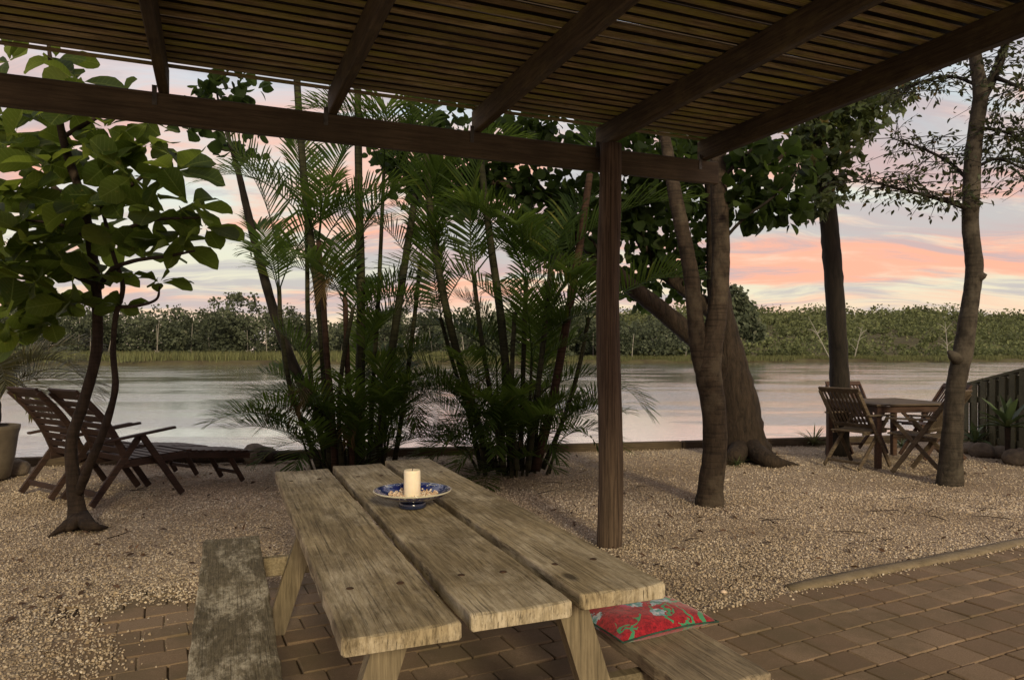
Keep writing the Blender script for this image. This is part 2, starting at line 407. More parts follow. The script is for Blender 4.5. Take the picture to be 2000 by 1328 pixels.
bm_ = nt.math('MULTIPLY', fl, nt.math('GREATER_THAN', nt.n('ShaderNodeSeparateColor', {0: bl.outputs['Color']}).outputs[0], 0.22))
col = nt.mix(bm_, col, nt.ramp(nt.noise(v, 45, 3), [(0.38, (0.05, 0.22, 0.20)), (0.5, (0.22, 0.34, 0.45)), (0.62, (0.50, 0.52, 0.58))]))
nt.set(b.inputs['Base Color'], col)
bump(nt, b, nt.math('ADD', nt.math('MULTIPLY', weave, 0.4), nt.noise(v, 20, 3)), 0.35, 0.006)
b.inputs['Sheen Weight'].default_value = 0.2
M_PIPE, nt, b, _ = new_mat('dark_green_piping', 0.85)
nt.set(b.inputs['Base Color'], nt.ramp(nt.noise(objcoord(nt), 30), [(0.4, (0.012, 0.03, 0.022)), (0.7, (0.03, 0.10, 0.07))]))


# ------------------------------------------------------------------ mesh helpers
def P(u, v, d):
    """the place in the garden seen at photo column u, row v, d metres out"""
    return Vector(((u - CU) / F * d, d, H - (v - CV) / F * d))


def G(u, v, z=0.0):
    d = F * (H - z) / (v - CV)
    return Vector(((u - CU) / F * d, d, z))


def proj(p):
    return CU + F * p[0] / p[1], CV - F * (p[2] - H) / p[1]


class MB:
    def __init__(self):
        self.v, self.f = [], []

    def add(self, vs, fs):
        o = len(self.v)
        self.v += [tuple(x) for x in vs]
        self.f += [tuple(i + o for i in f) for f in fs]
        return self

    def box(self, c, size, rot=None, bev=0.0):
        hx, hy, hz = (s / 2 for s in size)
        c = Vector(c)
        if bev <= 0:
            vs = [Vector((x * hx, y * hy, z * hz)) for x in (-1, 1) for y in (-1, 1) for z in (-1, 1)]
            fs = [(0, 1, 3, 2), (4, 6, 7, 5), (0, 4, 5, 1), (2, 3, 7, 6), (0, 2, 6, 4), (1, 5, 7, 3)]
        else:
            vs, fs = bevel_box(hx, hy, hz, bev)
        if rot is not None:
            vs = [rot @ q for q in vs]
        return self.add([q + c for q in vs], fs)

    def bar(self, a, b, w, h, up=(0, 0, 1), bev=0.004):
        """a straight timber from a to b; w across, h along up"""
        a, b = Vector(a), Vector(b)
        x = (b - a)
        L = x.length
        x.normalize()
        z = Vector(up)
        y = z.cross(x).normalized()
        z = x.cross(y)
        m = Matrix((x, y, z)).transposed()
        return self.box((a + b) / 2, (L, w, h), m, bev)

    def tube(self, pts, rad, sides=10, cap=True, jit=0.0):
        pts = [Vector(p) for p in pts]
        n = len(pts)
        rings = []
        t0 = (pts[1] - pts[0]).normalized()
        ref = Vector((1, 0, 0)) if abs(t0.x) < 0.8 else Vector((0, 1, 0))
        u = (ref - t0 * ref.dot(t0)).normalized()
        o = len(self.v)
        for i in range(n):
            t = (pts[min(i + 1, n - 1)] - pts[max(i - 1, 0)]).normalized()
            u = (u - t * u.dot(t)).normalized()
            w = t.cross(u)
            for k in range(sides):
                a = 2 * math.pi * k / sides
                r = rad[i] * (1 + (random.uniform(-jit, jit) if jit else 0))
                self.v.append(tuple(pts[i] + (u * math.cos(a) + w * math.sin(a)) * r))
        for i in range(n - 1):
            for k in range(sides):
                k2 = (k + 1) % sides
                self.f.append((o + i * sides + k, o + i * sides + k2, o + (i + 1) * sides + k2, o + (i + 1) * sides + k))
        if cap:
            self.f.append(tuple(o + k for k in reversed(range(sides))))
            self.f.append(tuple(o + (n - 1) * sides + k for k in range(sides)))
        return self

    def lathe(self, prof, sides=32, centre=(0, 0, 0)):
        o = len(self.v)
        cx, cy, cz = centre
        for r, z in prof:
            for k in range(sides):
                a = 2 * math.pi * k / sides
                self.v.append((cx + r * math.cos(a), cy + r * math.sin(a), cz + z))
        for i in range(len(prof) - 1):
            for k in range(sides):
                k2 = (k + 1) % sides
                self.f.append((o + i * sides + k, o + i * sides + k2, o + (i + 1) * sides + k2, o + (i + 1) * sides + k))
        self.f.append(tuple(o + k for k in reversed(range(sides))))
        self.f.append(tuple(o + (len(prof) - 1) * sides + k for k in range(sides)))
        return self

    def mesh(self, name, mat, smooth=False):
        me = bpy.data.meshes.new(name)
        me.from_pydata(self.v, [], self.f)
        me.update()
        if mat:
            me.materials.append(mat)
        if smooth:
            me.shade_smooth()
        return me

    def build(self, name, mat, parent=None, smooth=False, loc=None, rot=None):
        return link(name, self.mesh(name, mat, smooth), parent, loc, rot)


def bevel_box(hx, hy, hz, b):
    b = min(b, hx * 0.9, hy * 0.9, hz * 0.9)
    ax, ay, az = hx - b, hy - b, hz - b
    vs, idx = [], {}

    def vid(k, p):
        if k not in idx:
            idx[k] = len(vs)
            vs.append(Vector(p))
        return idx[k]
    for sx in (-1, 1):
        for sy in (-1, 1):
            for sz in (-1, 1):
                vid((sx, sy, sz, 0), (sx * hx, sy * ay, sz * az))
                vid((sx, sy, sz, 1), (sx * ax, sy * hy, sz * az))
                vid((sx, sy, sz, 2), (sx * ax, sy * ay, sz * hz))
    fs = []

    def face(pts):
        ids = [idx[p] for p in pts]
        q = [vs[i] for i in ids]
        n = (q[1] - q[0]).cross(q[2] - q[0])
        cen = sum(q, Vector()) / len(q)
        if n.dot(cen) < 0:
            ids.reverse()
        fs.append(tuple(ids))
    for s in (-1, 1):
        face([(s, -1, -1, 0), (s, 1, -1, 0), (s, 1, 1, 0), (s, -1, 1, 0)])
        face([(-1, s, -1, 1), (1, s, -1, 1), (1, s, 1, 1), (-1, s, 1, 1)])
        face([(-1, -1, s, 2), (1, -1, s, 2), (1, 1, s, 2), (-1, 1, s, 2)])
        for t in (-1, 1):
            face([(s, t, -1, 0), (s, t, 1, 0), (s, t, 1, 1), (s, t, -1, 1)])
            face([(s, -1, t, 0), (s, 1, t, 0), (s, 1, t, 2), (s, -1, t, 2)])
            face([(-1, s, t, 1), (1, s, t, 1), (1, s, t, 2), (-1, s, t, 2)])
            for q in (-1, 1):
                face([(s, t, q, 0), (s, t, q, 1), (s, t, q, 2)])
    return vs, fs


def link(name, data, parent=None, loc=None, rot=None):
    o = bpy.data.objects.new(name, data)
    COL.objects.link(o)
    if loc is not None:
        o.location = loc
    if rot is not None:
        o.rotation_euler = rot
    if parent:
        o.parent = parent
    return o


def tag(o, label, cat, group=None, kind=None):
    if label:
        o['label'] = label
    if cat:
        o['category'] = cat
    if group:
        o['group'] = group
    if kind:
        o['kind'] = kind
    return o


def thing(name, label, cat, loc=(0, 0, 0), rotz=0.0, group=None):
    o = link(name, None, None, loc, (0, 0, rotz))
    o.empty_display_size = 0.2
    return tag(o, label, cat, group)


def tri_mesh(name, V, T, mat):
    """a mesh from a vertex array and a triangle array"""
    me = bpy.data.meshes.new(name)
    me.vertices.add(len(V))
    me.vertices.foreach_set('co', np.ascontiguousarray(V, np.float32).ravel())
    me.loops.add(len(T) * 3)
    me.loops.foreach_set('vertex_index', np.ascontiguousarray(T, np.int32).ravel())
    me.polygons.add(len(T))
    me.polygons.foreach_set('loop_start', np.arange(0, len(T) * 3, 3, dtype=np.int32))
    me.update(calc_edges=True)
    me.validate()
    if mat:
        me.materials.append(mat)
    return me


def tile(tv, tt, M, pos):
    """copies of a small triangle template: M (n,3,3), pos (n,3)"""
    tv, tt = np.asarray(tv, float), np.asarray(tt, int)
    n, k = len(pos), len(tv)
    V = np.einsum('nij,kj->nki', M, tv) + pos[:, None, :]
    T = tt[None, :, :] + (np.arange(n) * k)[:, None, None]
    return V.reshape(-1, 3), T.reshape(-1, 3)


def frames(direction, normal, scale):
    """rotation-scale matrices with local x along direction and local z near normal"""
    x = direction / np.linalg.norm(direction, axis=1, keepdims=True)
    y = np.cross(normal, x)
    y /= np.maximum(np.linalg.norm(y, axis=1, keepdims=True), 1e-6)
    z = np.cross(x, y)
    return np.stack([x, y, z], axis=2) * scale[:, None, None]


def spline(pts, n=6):
    pts = [Vector(p) for p in pts]
    q = [pts[0] * 2 - pts[1]] + pts + [pts[-1] * 2 - pts[-2]]
    out = []
    for i in range(1, len(q) - 2):
        for k in range(n):
            t = k / n
            p0, p1, p2, p3 = q[i - 1:i + 3]
            out.append(0.5 * ((2 * p1) + (p2 - p0) * t + (2 * p0 - 5 * p1 + 4 * p2 - p3) * t * t + (3 * p1 - p0 - 3 * p2 + p3) * t ** 3))
    out.append(pts[-1])
    return out


def lerp_list(vals, n):
    m = len(vals) - 1
    out = []
    for i in range(n):
        t = i / (n - 1) * m
        k = min(int(t), m - 1)
        out.append(vals[k] * (1 - (t - k)) + vals[k + 1] * (t - k))
    return out


def limb(mb, pts, rads, sides=12, n=7, jit=0.05, knob=0.0):
    sp = spline(pts, n)
    rr = lerp_list(rads, len(sp))
    rr = [r * (1 + random.uniform(-knob, knob)) for r in rr]
    return mb.tube(sp, rr, sides, True, jit)


# ------------------------------------------------------------------ leaf templates (triangles)
def grid_leaf(prof, fold=0.18, curl=0.25, wave=0.0):
    """prof: (x along leaf, half width); returns verts, tris of a leaf of length 1 along +x"""
    V, T = [], []
    for i, (x, w) in enumerate(prof):
        z = -curl * x * x
        wv = wave * math.sin(i * 2.1)
        V += [(x, -w, z + fold * w + wv), (x, 0, z), (x, w, z + fold * w - wv)]
    for i in range(len(prof) - 1):
        a = i * 3
        for k in (0, 1):
            T += [(a + k, a + k + 3, a + k + 4), (a + k, a + k + 4, a + k + 1)]
    return V, T


BIG_LEAF = [grid_leaf([(0, .008), (.10, .02), (.3, .15), (.5, .26), (.68, .32), (.84, .30), (.95, .18), (1.0, .03)], f, c, w)
            for f, c, w in ((.25, .15, .012), (.4, .35, .03), (.15, .5, .02), (.5, -.12, .025), (.3, .25, -.03))]
ROUND_LEAF = grid_leaf([(0, .05), (.06, .33), (.25, .50), (.5, .50), (.75, .34), (.92, .13), (1.0, .01)], .15, .2)
SMALL_LEAF = grid_leaf([(0, .02), (.4, .22), (.7, .17), (1.0, .0)], .2, .25)
LOBED = ([(0, 0, 0), (.28, .10, .02), (.25, .55, -.08), (.5, .18, .01), (1.0, 0.0, -.12), (.5, -.18, .01), (.25, -.55, -.08), (.28, -.10, .02), (-.12, .32, -.05), (-.12, -.32, -.05)],
         [(0, 1, 2), (0, 2, 8), (1, 3, 2), (0, 3, 1), (0, 4, 3), (0, 5, 4), (0, 7, 5), (7, 6, 5), (0, 6, 7), (0, 9, 6)])
BLOB_LEAF = ([(-.5, -.3, 0), (.1, -.5, .1), (.5, .05, -.05), (.0, .5, .1), (-.5, .25, .05)], [(0, 1, 2), (0, 2, 3), (0, 3, 4)])


def leaf_set(tree, centres, radii, count, tmpl, size, mat, top=60, seed=1, up=0.6, shell=0.45, name='crown'):
    """leaves spread through blobs; the `top` largest ones in view are objects, the rest one crown mesh"""
    rg = np.random.default_rng(seed)
    cs, rs = np.array(centres, float), np.array(radii, float)
    w = rs.prod(axis=1) ** 0.67
    pick = rg.choice(len(cs), count, p=w / w.sum())
    d = rg.normal(size=(count, 3))
    d /= np.linalg.norm(d, axis=1, keepdims=True)
    rad = (shell + (1 - shell) * rg.random(count)) ** 0.8
    # uneven outline: clumps
    ph = np.sin(d[:, 0] * 5 + pick) * np.sin(d[:, 2] * 6 + 2 * pick) * np.sin(d[:, 1] * 5 + 1)
    rad *= 1 + 0.32 * ph
    pos = cs[pick] + d * rs[pick] * rad[:, None]
    dirn = d * 0.8 + rg.normal(size=(count, 3)) * 0.6 + np.array([0, 0, -0.35])
    nrm = np.tile(np.array([0, 0, 1.0]), (count, 1)) * up + rg.normal(size=(count, 3)) * 0.55
    sz = size * rg.uniform(0.6, 1.25, count)
    M = frames(dirn, nrm, sz)
    put_leaves(tree, M, pos, sz, tmpl, mat, top, name)


def put_leaves(tree, M, pos, sz, tmpl, mat, top, name='crown'):
    o = np.array(tree.location) if tree else np.zeros(3)
    u = CU + F * pos[:, 0] / pos[:, 1]
    v = CV - F * (pos[:, 2] - H) / pos[:, 1]
    show = sz / pos[:, 1] * ((u > 0) & (u < 2000) & (v > 0) & (v < 1328))
    order = np.argsort(-show)
    near, rest = order[:top], order[top:]
    if top:
        me = tri_mesh('leaf', np.array(tmpl[0]), np.array(tmpl[1]), mat)
        for i in near:
            q = link('leaf', me, tree)
            q.matrix_local = Matrix.Translation(Vector(pos[i] - o)) @ Matrix(M[i].tolist()).to_4x4()
    if len(rest):
        V, T = tile(tmpl[0], tmpl[1], M[rest], pos[rest] - o)
        c = link(name, tri_mesh(name, V, T, mat), tree)
        c['kind'] = 'stuff'


# ================================================================== THE SETTING
def wall_y(x):
    return 9.70 + 0.197 * x


# gravel ground
nx, ny = 120, 90
vs, fs = [], []
for j in range(ny + 1):
    for i in range(nx + 1):
        x = -16 + 32 * i / nx
        y = -4 + (wall_y(x) + 4) * j / ny
        z = 0.010 * math.sin(1.7 * x + 0.6 * y) * math.sin(1.3 * y - 0.4 * x) + 0.006 * math.sin(4.1 * x + 1) * math.sin(3.7 * y)
        vs.append((x, y, z - 0.016))
for j in range(ny):
    for i in range(nx):
        a = j * (nx + 1) + i
        fs.append((a, a + 1, a + nx + 2, a + nx + 1))
g = MB().add(vs, fs).build('gravel_ground', M_GRAVEL, smooth=True)
tag(g, 'pale tan gravel yard between the patio and the water', 'ground', kind='structure')

# patio frame of reference
PA = R(26)
pa, pb = Vector((-math.sin(PA), math.cos(PA), 0)), Vector((math.cos(PA), math.sin(PA), 0))


def ST(s, t, z=0.0):
    return pb * s + pa * t + Vector((0, 0, z))


def in_patio(s, t):
    return (s > -0.50 and t < 4.62 and s < 2.2) or (s >= 2.2 and t < 2.93)


# loose stones over the bed
def stones():
    rg = np.random.default_rng(5)
    pts = []
    for d0, d1, dens in ((1.6, 3.5, 4200), (3.5, 5, 4200), (5, 7, 2600), (7, 10.7, 1000)):
        n = int(dens * (d1 - d0) * 0.76 * 2 * d1)
        y = rg.uniform(d0, d1, n)
        x = rg.uniform(-0.76 * d1, 0.76 * d1, n)
        k = (np.abs(x) < 0.76 * y + 0.1) & (y < 9.66 + 0.197 * x)
        pts.append(np.stack([x[k], y[k]], 1))
    p = np.concatenate(pts)
    s = p @ np.array(pb)[:2]
    t = p @ np.array(pa)[:2]
    e1 = np.minimum(np.minimum(s + 0.50, 4.62 - t), 2.2 - s)
    e2 = np.minimum(s - 2.2, 2.93 - t)
    inside = np.maximum(e1, e2)          # metres inside the patio
    # spill over the far left corner of the paving
    wob = 0.10 * np.sin(3.1 * s + 1) + 0.07 * np.sin(7.3 * t) + 0.05 * np.sin(11 * s)
    spill = np.where(s < 0.9, np.clip(0.20 - 0.12 * s, 0.05, 0.28) + wob, -0.02 + 0.03 * wob)
    keepprob = np.where(inside < 0, 1.0, np.exp(-np.maximum(inside - np.maximum(spill, 0), 0) / np.where(s < 0.9, 0.05, 0.022)))
    keepprob = np.where(inside > 0.9, 0.0, keepprob)
    keepprob = np.maximum(keepprob, np.where((inside > 0) & (s > -0.5) & (s < 0.4), 0.02, 0.0))
    k = rg.random(len(p)) < keepprob
    p, ins = p[k], inside[k]
    n = len(p)
    tv = np.array([(1, .1, -.25), (-.1, 1, -.2), (-1, -.1, -.25), (.1, -.9, -.2), (.3, .15, .7), (-.3, -.1, .62)])
    tt = np.array([(0, 1, 4), (1, 5, 4), (1, 2, 5), (2, 3, 5), (3, 4, 5), (3, 0, 4)])
    dirn = rg.normal(size=(n, 3)) * np.array([1, 1, 0.35])
    nrm = np.array([0, 0, 1.0]) + rg.normal(size=(n, 3)) * 0.35
    sz = (0.0038 + 0.0072 * rg.random(n) ** 1.8) * (1 + 0.15 * (p[:, 1] > 6))
    M = frames(dirn, nrm, sz)
    M *= rg.uniform(0.6, 1.2, (n, 1, 3))
    z = np.where(ins > 0, 0.004, -0.010 + 0.010 * np.sin(1.7 * p[:, 0] + 0.6 * p[:, 1]) * np.sin(1.3 * p[:, 1] - 0.4 * p[:, 0])) + rg.uniform(-0.003, 0.004, n)
    V, T = tile(tv, tt, M, np.column_stack([p, z]))
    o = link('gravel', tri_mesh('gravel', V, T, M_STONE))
    tag(o, 'loose pale tan gravel stones covering the yard', 'gravel', kind='stuff')


stones()

# water
w = MB().add([(-900, 7.0, -0.5), (900, 7.0, -0.5), (900, 900, -0.5), (-900, 900, -0.5)], [(0, 1, 2, 3)]).build('water', M_WATER)
tag(w, 'broad calm silver river beyond the yard', 'water', kind='structure')


# far land: bank line y(x) and a slow rise
def bank(x):
    return 108 + 0.33 * max(0, x + 8) + 6 * math.sin(x * 0.031 + 1.0) + 2 * math.sin(x * 0.13) + 0.9 * math.sin(x * 0.6)


def land_z(x, y):
    e = y - bank(x)
    if e < 0:
        return -0.5 + 0.3 * e
    z = -0.5 + 0.6 * min(1, e / 1.2) + 0.002 * e
    k = 1 / (1 + math.exp(-(x - 25) / 14))
    z += k * 31 * (1 - math.exp(-max(0, e - 40) / 240)) * (1 + 0.10 * math.sin(x * 0.02 + 2) + 0.05 * math.sin(x * 0.07))
    return z


vs, fs = [], []
xs = [-420 + 8 * i for i in range(131)]
es = [-2, 0, 0.6, 1.4, 4, 10, 20, 35, 55, 80, 120, 170, 230, 300, 400, 520]
for e in es:
    for x in xs:
        y = bank(x) + e
        vs.append((x, y, land_z(x, y)))
n = len(xs)
for j in range(len(es) - 1):
    for i in range(n - 1):
        a = j * n + i
        fs.append((a, a + 1, a + n + 1, a + n))
o = MB().add(vs, fs).build('far_bank', M_LAND, smooth=True)
tag(o, 'low far river bank rising to wooded ground', 'bank', kind='structure')


def far_veg():
    rg = np.random.default_rng(3)

    def blobs(xyz, rad, nleaf, size, mat, name, label, cat):
        c = np.repeat(xyz, nleaf, axis=0)
        rr = np.repeat(rad, nleaf, axis=0)
        d = rg.normal(size=c.shape)
        d /= np.linalg.norm(d, axis=1, keepdims=True)
        q = c + d * rr * (0.35 + 0.75 * rg.random((len(c), 1)))
        M = frames(rg.normal(size=c.shape), rg.normal(size=c.shape) * 0.8 + np.array([0, -0.3, 0.7]), (np.repeat(size, nleaf) if np.ndim(size) else size) * rg.uniform(0.5, 1.3, len(c)))
        V, T = tile(BLOB_LEAF[0], BLOB_LEAF[1], M, q)
        o = link(name, tri_mesh(name, V, T, mat))
        return tag(o, label, cat, kind='stuff')

    # forest behind the reeds, left and behind the palms
    cen, rad, trunks = [], [], MB()
    for i in range(420):
        x = rg.uniform(-110, 42)
        y = bank(x) + (rg.uniform(18, 60) if x < -8 else rg.uniform(3, 40))
        edge = max(0.0, (x - 24) / 18)
        h = rg.uniform(6.2, 10.0) * (1 - 0.45 * edge) * (1 + 0.12 * math.sin(x * 0.22) + 0.08 * math.sin(x * 0.61 + 1)) + (1.8 if rg.random() < 0.12 else 0)
        if x < -40:
            h *= 1.03
        z0 = land_z(x, y)
        for k in range(7):
            cen.append((x + rg.normal() * 1.1, y + rg.normal() * 1.1, z0 + (h * rg.uniform(0.30, 0.95) if k < 5 else rg.uniform(0.3, 2.6))))
            r = rg.uniform(1.0, 1.9)
            rad.append((r, r, r * 0.85))
        if rg.random() < 0.40:
            p = Vector((x + rg.normal() * 0.6, y - 3.2, z0 - 0.2))
            lean = rg.normal() * 0.5
            trunks.tube([p, p + Vector((lean * 0.4, 0, h * 0.35)), p + Vector((lean, 0, h * 0.7))], [0.09, 0.07, 0.04], 5, False)
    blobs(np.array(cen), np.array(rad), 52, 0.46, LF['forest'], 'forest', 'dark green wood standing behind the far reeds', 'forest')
    tr = trunks.build('forest_trunks', BK['pale'])
    tag(tr, 'thin pale trunks along the edge of the far wood', 'trunks', kind='stuff')
    # scrub on the right
    cen, rad, lsz = [], [], []
    for i in range(1350):
        x = rg.uniform(18, 330)
        e = 4 + 330 * rg.random() ** 1.7
        y = bank(x) + e
        if abs(x / y) > 0.85:
            continue
        s = 1 + e / 170
        q_ = rg.random() ** 2
        h = (1.2 + 3.4 * q_) * s
        r = (1.1 + 3.0 * q_) * s
        cen.append((x, y, land_z(x, y) + h * 0.55))
        rad.append((r, r, h * 0.5))
        lsz.append(0.46 * s ** 1.15)
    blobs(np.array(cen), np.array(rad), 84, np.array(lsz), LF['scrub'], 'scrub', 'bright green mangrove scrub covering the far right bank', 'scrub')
    # reeds
    pts, hh = [], []
    for i in range(30000):
        x = rg.uniform(-105, 150)
        e = rg.uniform(0.6, 16) if x < -8 else rg.uniform(0.4, 3.0)
        y = bank(x) + e
        pts.append((x, y, land_z(x, y) - 0.05))
        hh.append(rg.uniform(1.0, 1.75) * (1 if x < -8 else 0.55))
    pts, hh = np.array(pts), np.array(hh)
    tv = [(0, -.04, 0), (0, .04, 0), (.5, .035, .03), (.5, -.035, .03), (1, 0, .12)]
    tt = [(0, 1, 2), (0, 2, 3), (3, 2, 4)]
    M = frames(np.column_stack([rg.normal(size=len(pts)) * .18, rg.normal(size=len(pts)) * .18, np.ones(len(pts))]), rg.normal(size=(len(pts), 3)) + np.array([0, -1.0, 0]), hh)
    V, T = tile(tv, tt, M, pts)
    o = link('reeds', tri_mesh('reeds', V, T, LF['reed']))
    tag(o, 'pale olive reeds lining the far waterline', 'reeds', kind='stuff')


far_veg()


def dead_tree(base, h, lean, label, seed):
    rg = random.Random(seed)
    t = thing('dead_tree', label, 'tree', base)
    mb = MB()
    p0 = Vector((0, 0, -0.2))
    p1 = Vector((lean * 0.5, 0, h * 0.5))
    p2 = Vector((lean, 0, h))
    limb(mb, [p0, p1, p2], [0.12, 0.08, 0.03], 6, 4)
    mb.build('trunk', BK['pale'], t)
    for k in range(6):
        f = rg.uniform(0.25, 0.9)
        a = p0.lerp(p2, f)
        e = a + Vector((rg.choice((-1, 1)) * rg.uniform(0.8, 2.0), rg.uniform(-.5, .5), rg.uniform(0.5, 1.6)))
        m2 = MB()
        limb(m2, [a, a.lerp(e, 0.5) + Vector((0, 0, 0.2)), e], [0.05, 0.035, 0.015], 5, 3)
        m2.build('branch', BK['pale'], t)


def onbank(u, e):
    # a spot on the far bank in the direction of photo column u
    k = (u - CU) / F
    y = 110.0
    for _ in range(30):
        y = bank(k * y) + e
    return Vector((k * y, y, land_z(k * y, y)))


dead_tree(onbank(1622, 1.2), 8.0, -4.2, 'bleached dead tree leaning left on the far bank', 1)
dead_tree(onbank(1668, 1.6), 6.2, 1.6, 'bleached bare tree with spreading limbs right of the straight dark trunk', 2)
dead_tree(onbank(1852, 2.0), 7.0, -0.6, 'bare pale snag on the far bank beside the crooked grey trunk', 3)

# one bushy tree that stands out where the wood ends, and one above the ridge
for (u, e, hh, rr, n, lab, cat, s) in ((1432, 6, 14.5, 4.2, 900, 'tall bushy tree at the right end of the far wood', 'tree', 31),
                                  (1808, 250, 9.5, 2.6, 220, 'lone umbrella-shaped tree rising above the far scrub ridge', 'tree', 32)):
    b0 = onbank(u, e)
    t = thing('broadleaf_tree' if s == 31 else 'umbrella_tree', lab, cat, b0)
    mb = MB()
    limb(mb, [(0, 0, -0.3), (0.1, 0, hh * 0.4), (0.2, 0, hh * 0.85)], [0.4, 0.3, 0.22], 6, 3)
    mb.build('trunk', BK['dark'], t)
    if s == 31:
        cs = [b0 + Vector((dx, dy, hh * f)) for dx, dy, f in ((0, 0, .8), (-2, 0, .62), (2.2, 0, .6), (0.5, -1, .45), (3.8, 0, .36), (-3, 0, .38))]
        rs = [(2.4, 2.2, 2.2)] * 6
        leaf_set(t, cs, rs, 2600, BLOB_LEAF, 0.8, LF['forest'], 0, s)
    else:
        cs = [b0 + Vector((dx, 0, hh * 0.93 + dz)) for dx, dz in ((-1.7, -.5), (0, .5), (1.6, -.1), (-.4, -1.2), (.8, -2.2))]
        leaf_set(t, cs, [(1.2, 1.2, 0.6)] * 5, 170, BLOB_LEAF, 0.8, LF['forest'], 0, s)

# timber sea wall: each length of sleeper is a piece
sw = thing('sea_wall', 'dark timber sea wall edging the gravel by the water', 'wall', (0, 9.7, 0))
L = 2.4
ang = math.atan(0.197)
for i in range(-5, 6):
    x0, x1 = i * L, (i + 1) * L
    for r_, (z, hgt) in enumerate(((-0.33, 0.30), (-0.04, 0.27))):
        a = Vector((x0 + 0.006, 0.197 * x0, z))
        b_ = Vector((x1 - 0.006, 0.197 * x1, z + random.uniform(-0.008, 0.008)))
        mb = MB().bar((0, 0, 0), (b_ - a), 0.11 - 0.006 * r_, hgt, bev=0.015)
        mb.build('sleeper', W['wall'], sw, loc=a)

# ------------------------------------------------------------------ patio of pavers
patio = thing('patio', 'brown concrete paver patio under the picnic table', 'patio')
patio['kind'] = 'structure'
PL, PW, GAP = 0.205, 0.168, 0.006
mb = MB()
mb.add([ST(-0.5, -2, -0.012), ST(6.6, -2, -0.012), ST(6.6, 2.93, -0.012), ST(2.2, 2.93, -0.012), ST(2.2, 4.62, -0.012), ST(-0.5, 4.62, -0.012)], [(0, 1, 2, 3, 4, 5)])
mb.build('bedding', M_JOINT, patio)
pav_meshes = []
for k in range(8):
    m_ = MB().box((0, 0, 0), (PL - GAP, PW - GAP, 0.05), None, 0.0055)
    rr = random.Random(k)
    m_.v = [(x + rr.uniform(-.0018, .0018), y + rr.uniform(-.0018, .0018), z + rr.uniform(-.0012, .0012)) for x, y, z in m_.v]
    pav_meshes.append(m_.mesh('paver', M_PAVER))
cells = []
row = 0
t = 2.93 - PW / 2 + PW * 10
TABLE_POLY = [(661, 1290), (540, 922), (830, 893), (1310, 1165)]


def in_poly(u, v, poly):
    c = False
    for i in range(len(poly)):
        (x1, y1), (x2, y2) = poly[i], poly[i - 1]
        if (y1 > v) != (y2 > v) and u < (x2 - x1) * (v - y1) / (y2 - y1) + x1:
            c = not c
    return c


while t > -0.6:
    off = (row % 2) * PL / 2 + random.uniform(-0.012, 0.012)
    s = -0.5 + PL / 2 - off
    while s < 6.3:
        if in_patio(s - PL * 0.3, t + PW * 0.4) and in_patio(s + PL * 0.3, t + PW * 0.4):
            p = ST(s, t)
            if p.y > 0.6:
                u, v = proj(p)
                vis = -150 < u < 2150 and v < 1480 and not (in_poly(u, v, TABLE_POLY))
                cells.append((p.length if vis else 99, s, t, vis))
        s += PL
    t -= PW
    row += 1
cells.sort()
rest = MB()
for i, (dist, s, t, vis) in enumerate(cells):
    p = ST(s, t, -0.025 + random.uniform(-0.003, 0.003))
    rot = (random.gauss(0, 0.010), random.gauss(0, 0.010), PA + random.gauss(0, 0.010))
    if vis and i < 300:
        link('paver', random.choice(pav_meshes), patio, p, rot)
    else:
        rest.box(p, (PL - GAP, PW - GAP, 0.05), Matrix.Rotation(rot[2], 3, 'Z'), 0.0055)
o = rest.build('paving', M_PAVER, patio)
o['kind'] = 'stuff'

ed = thing('garden_edging', 'worn concrete edging strip between gravel and pavers', 'edging', ST(3.22, 2.985))
n = 26
prof = [(-0.055, -0.03), (-0.058, 0.008), (-0.048, 0.019), (0.0, 0.022), (0.042, 0.016), (0.055, 0.002), (0.055, -0.03)]
vs, fs = [], []
for i in range(n):
    s = 3.4 * i / (n - 1)
    k = 0.75 if i == 0 else 1
    for y, z in prof:
        q = pb * s + pa * (y * k + 0.006 * math.sin(s * 3.3) + random.uniform(-.002, .002)) + Vector((0, 0, z * k + random.uniform(-.003, .003)))
        vs.append(q)
for i in range(n - 1):
    for k in range(len(prof) - 1):
        a = i * len(prof) + k
        fs.append((a, a + len(prof), a + len(prof) + 1, a + 1))
fs.append(tuple(range(len(prof))))
MB().add(vs, fs).build('edging_strip', M_CONC, ed, smooth=True)

# ------------------------------------------------------------------ pergola
RA = R(22.5)
ra, rb = Vector((-math.sin(RA), math.cos(RA), 0)), Vector((math.cos(RA), math.sin(RA), 0))
post_base = G(1190, 1063)
perg = thing('pergola', 'dark timber pergola with mossy batten roof on a round post', 'pergola', post_base)
BZ0, BZ1 = 2.642, 2.812        # beam underside and top
RZ1 = BZ1 + 0.15               # top of rafters


def RP(s, t, z):
    return rb * s - ra * t + Vector((0, 0, z))     # relative to the post; t runs back towards the camera


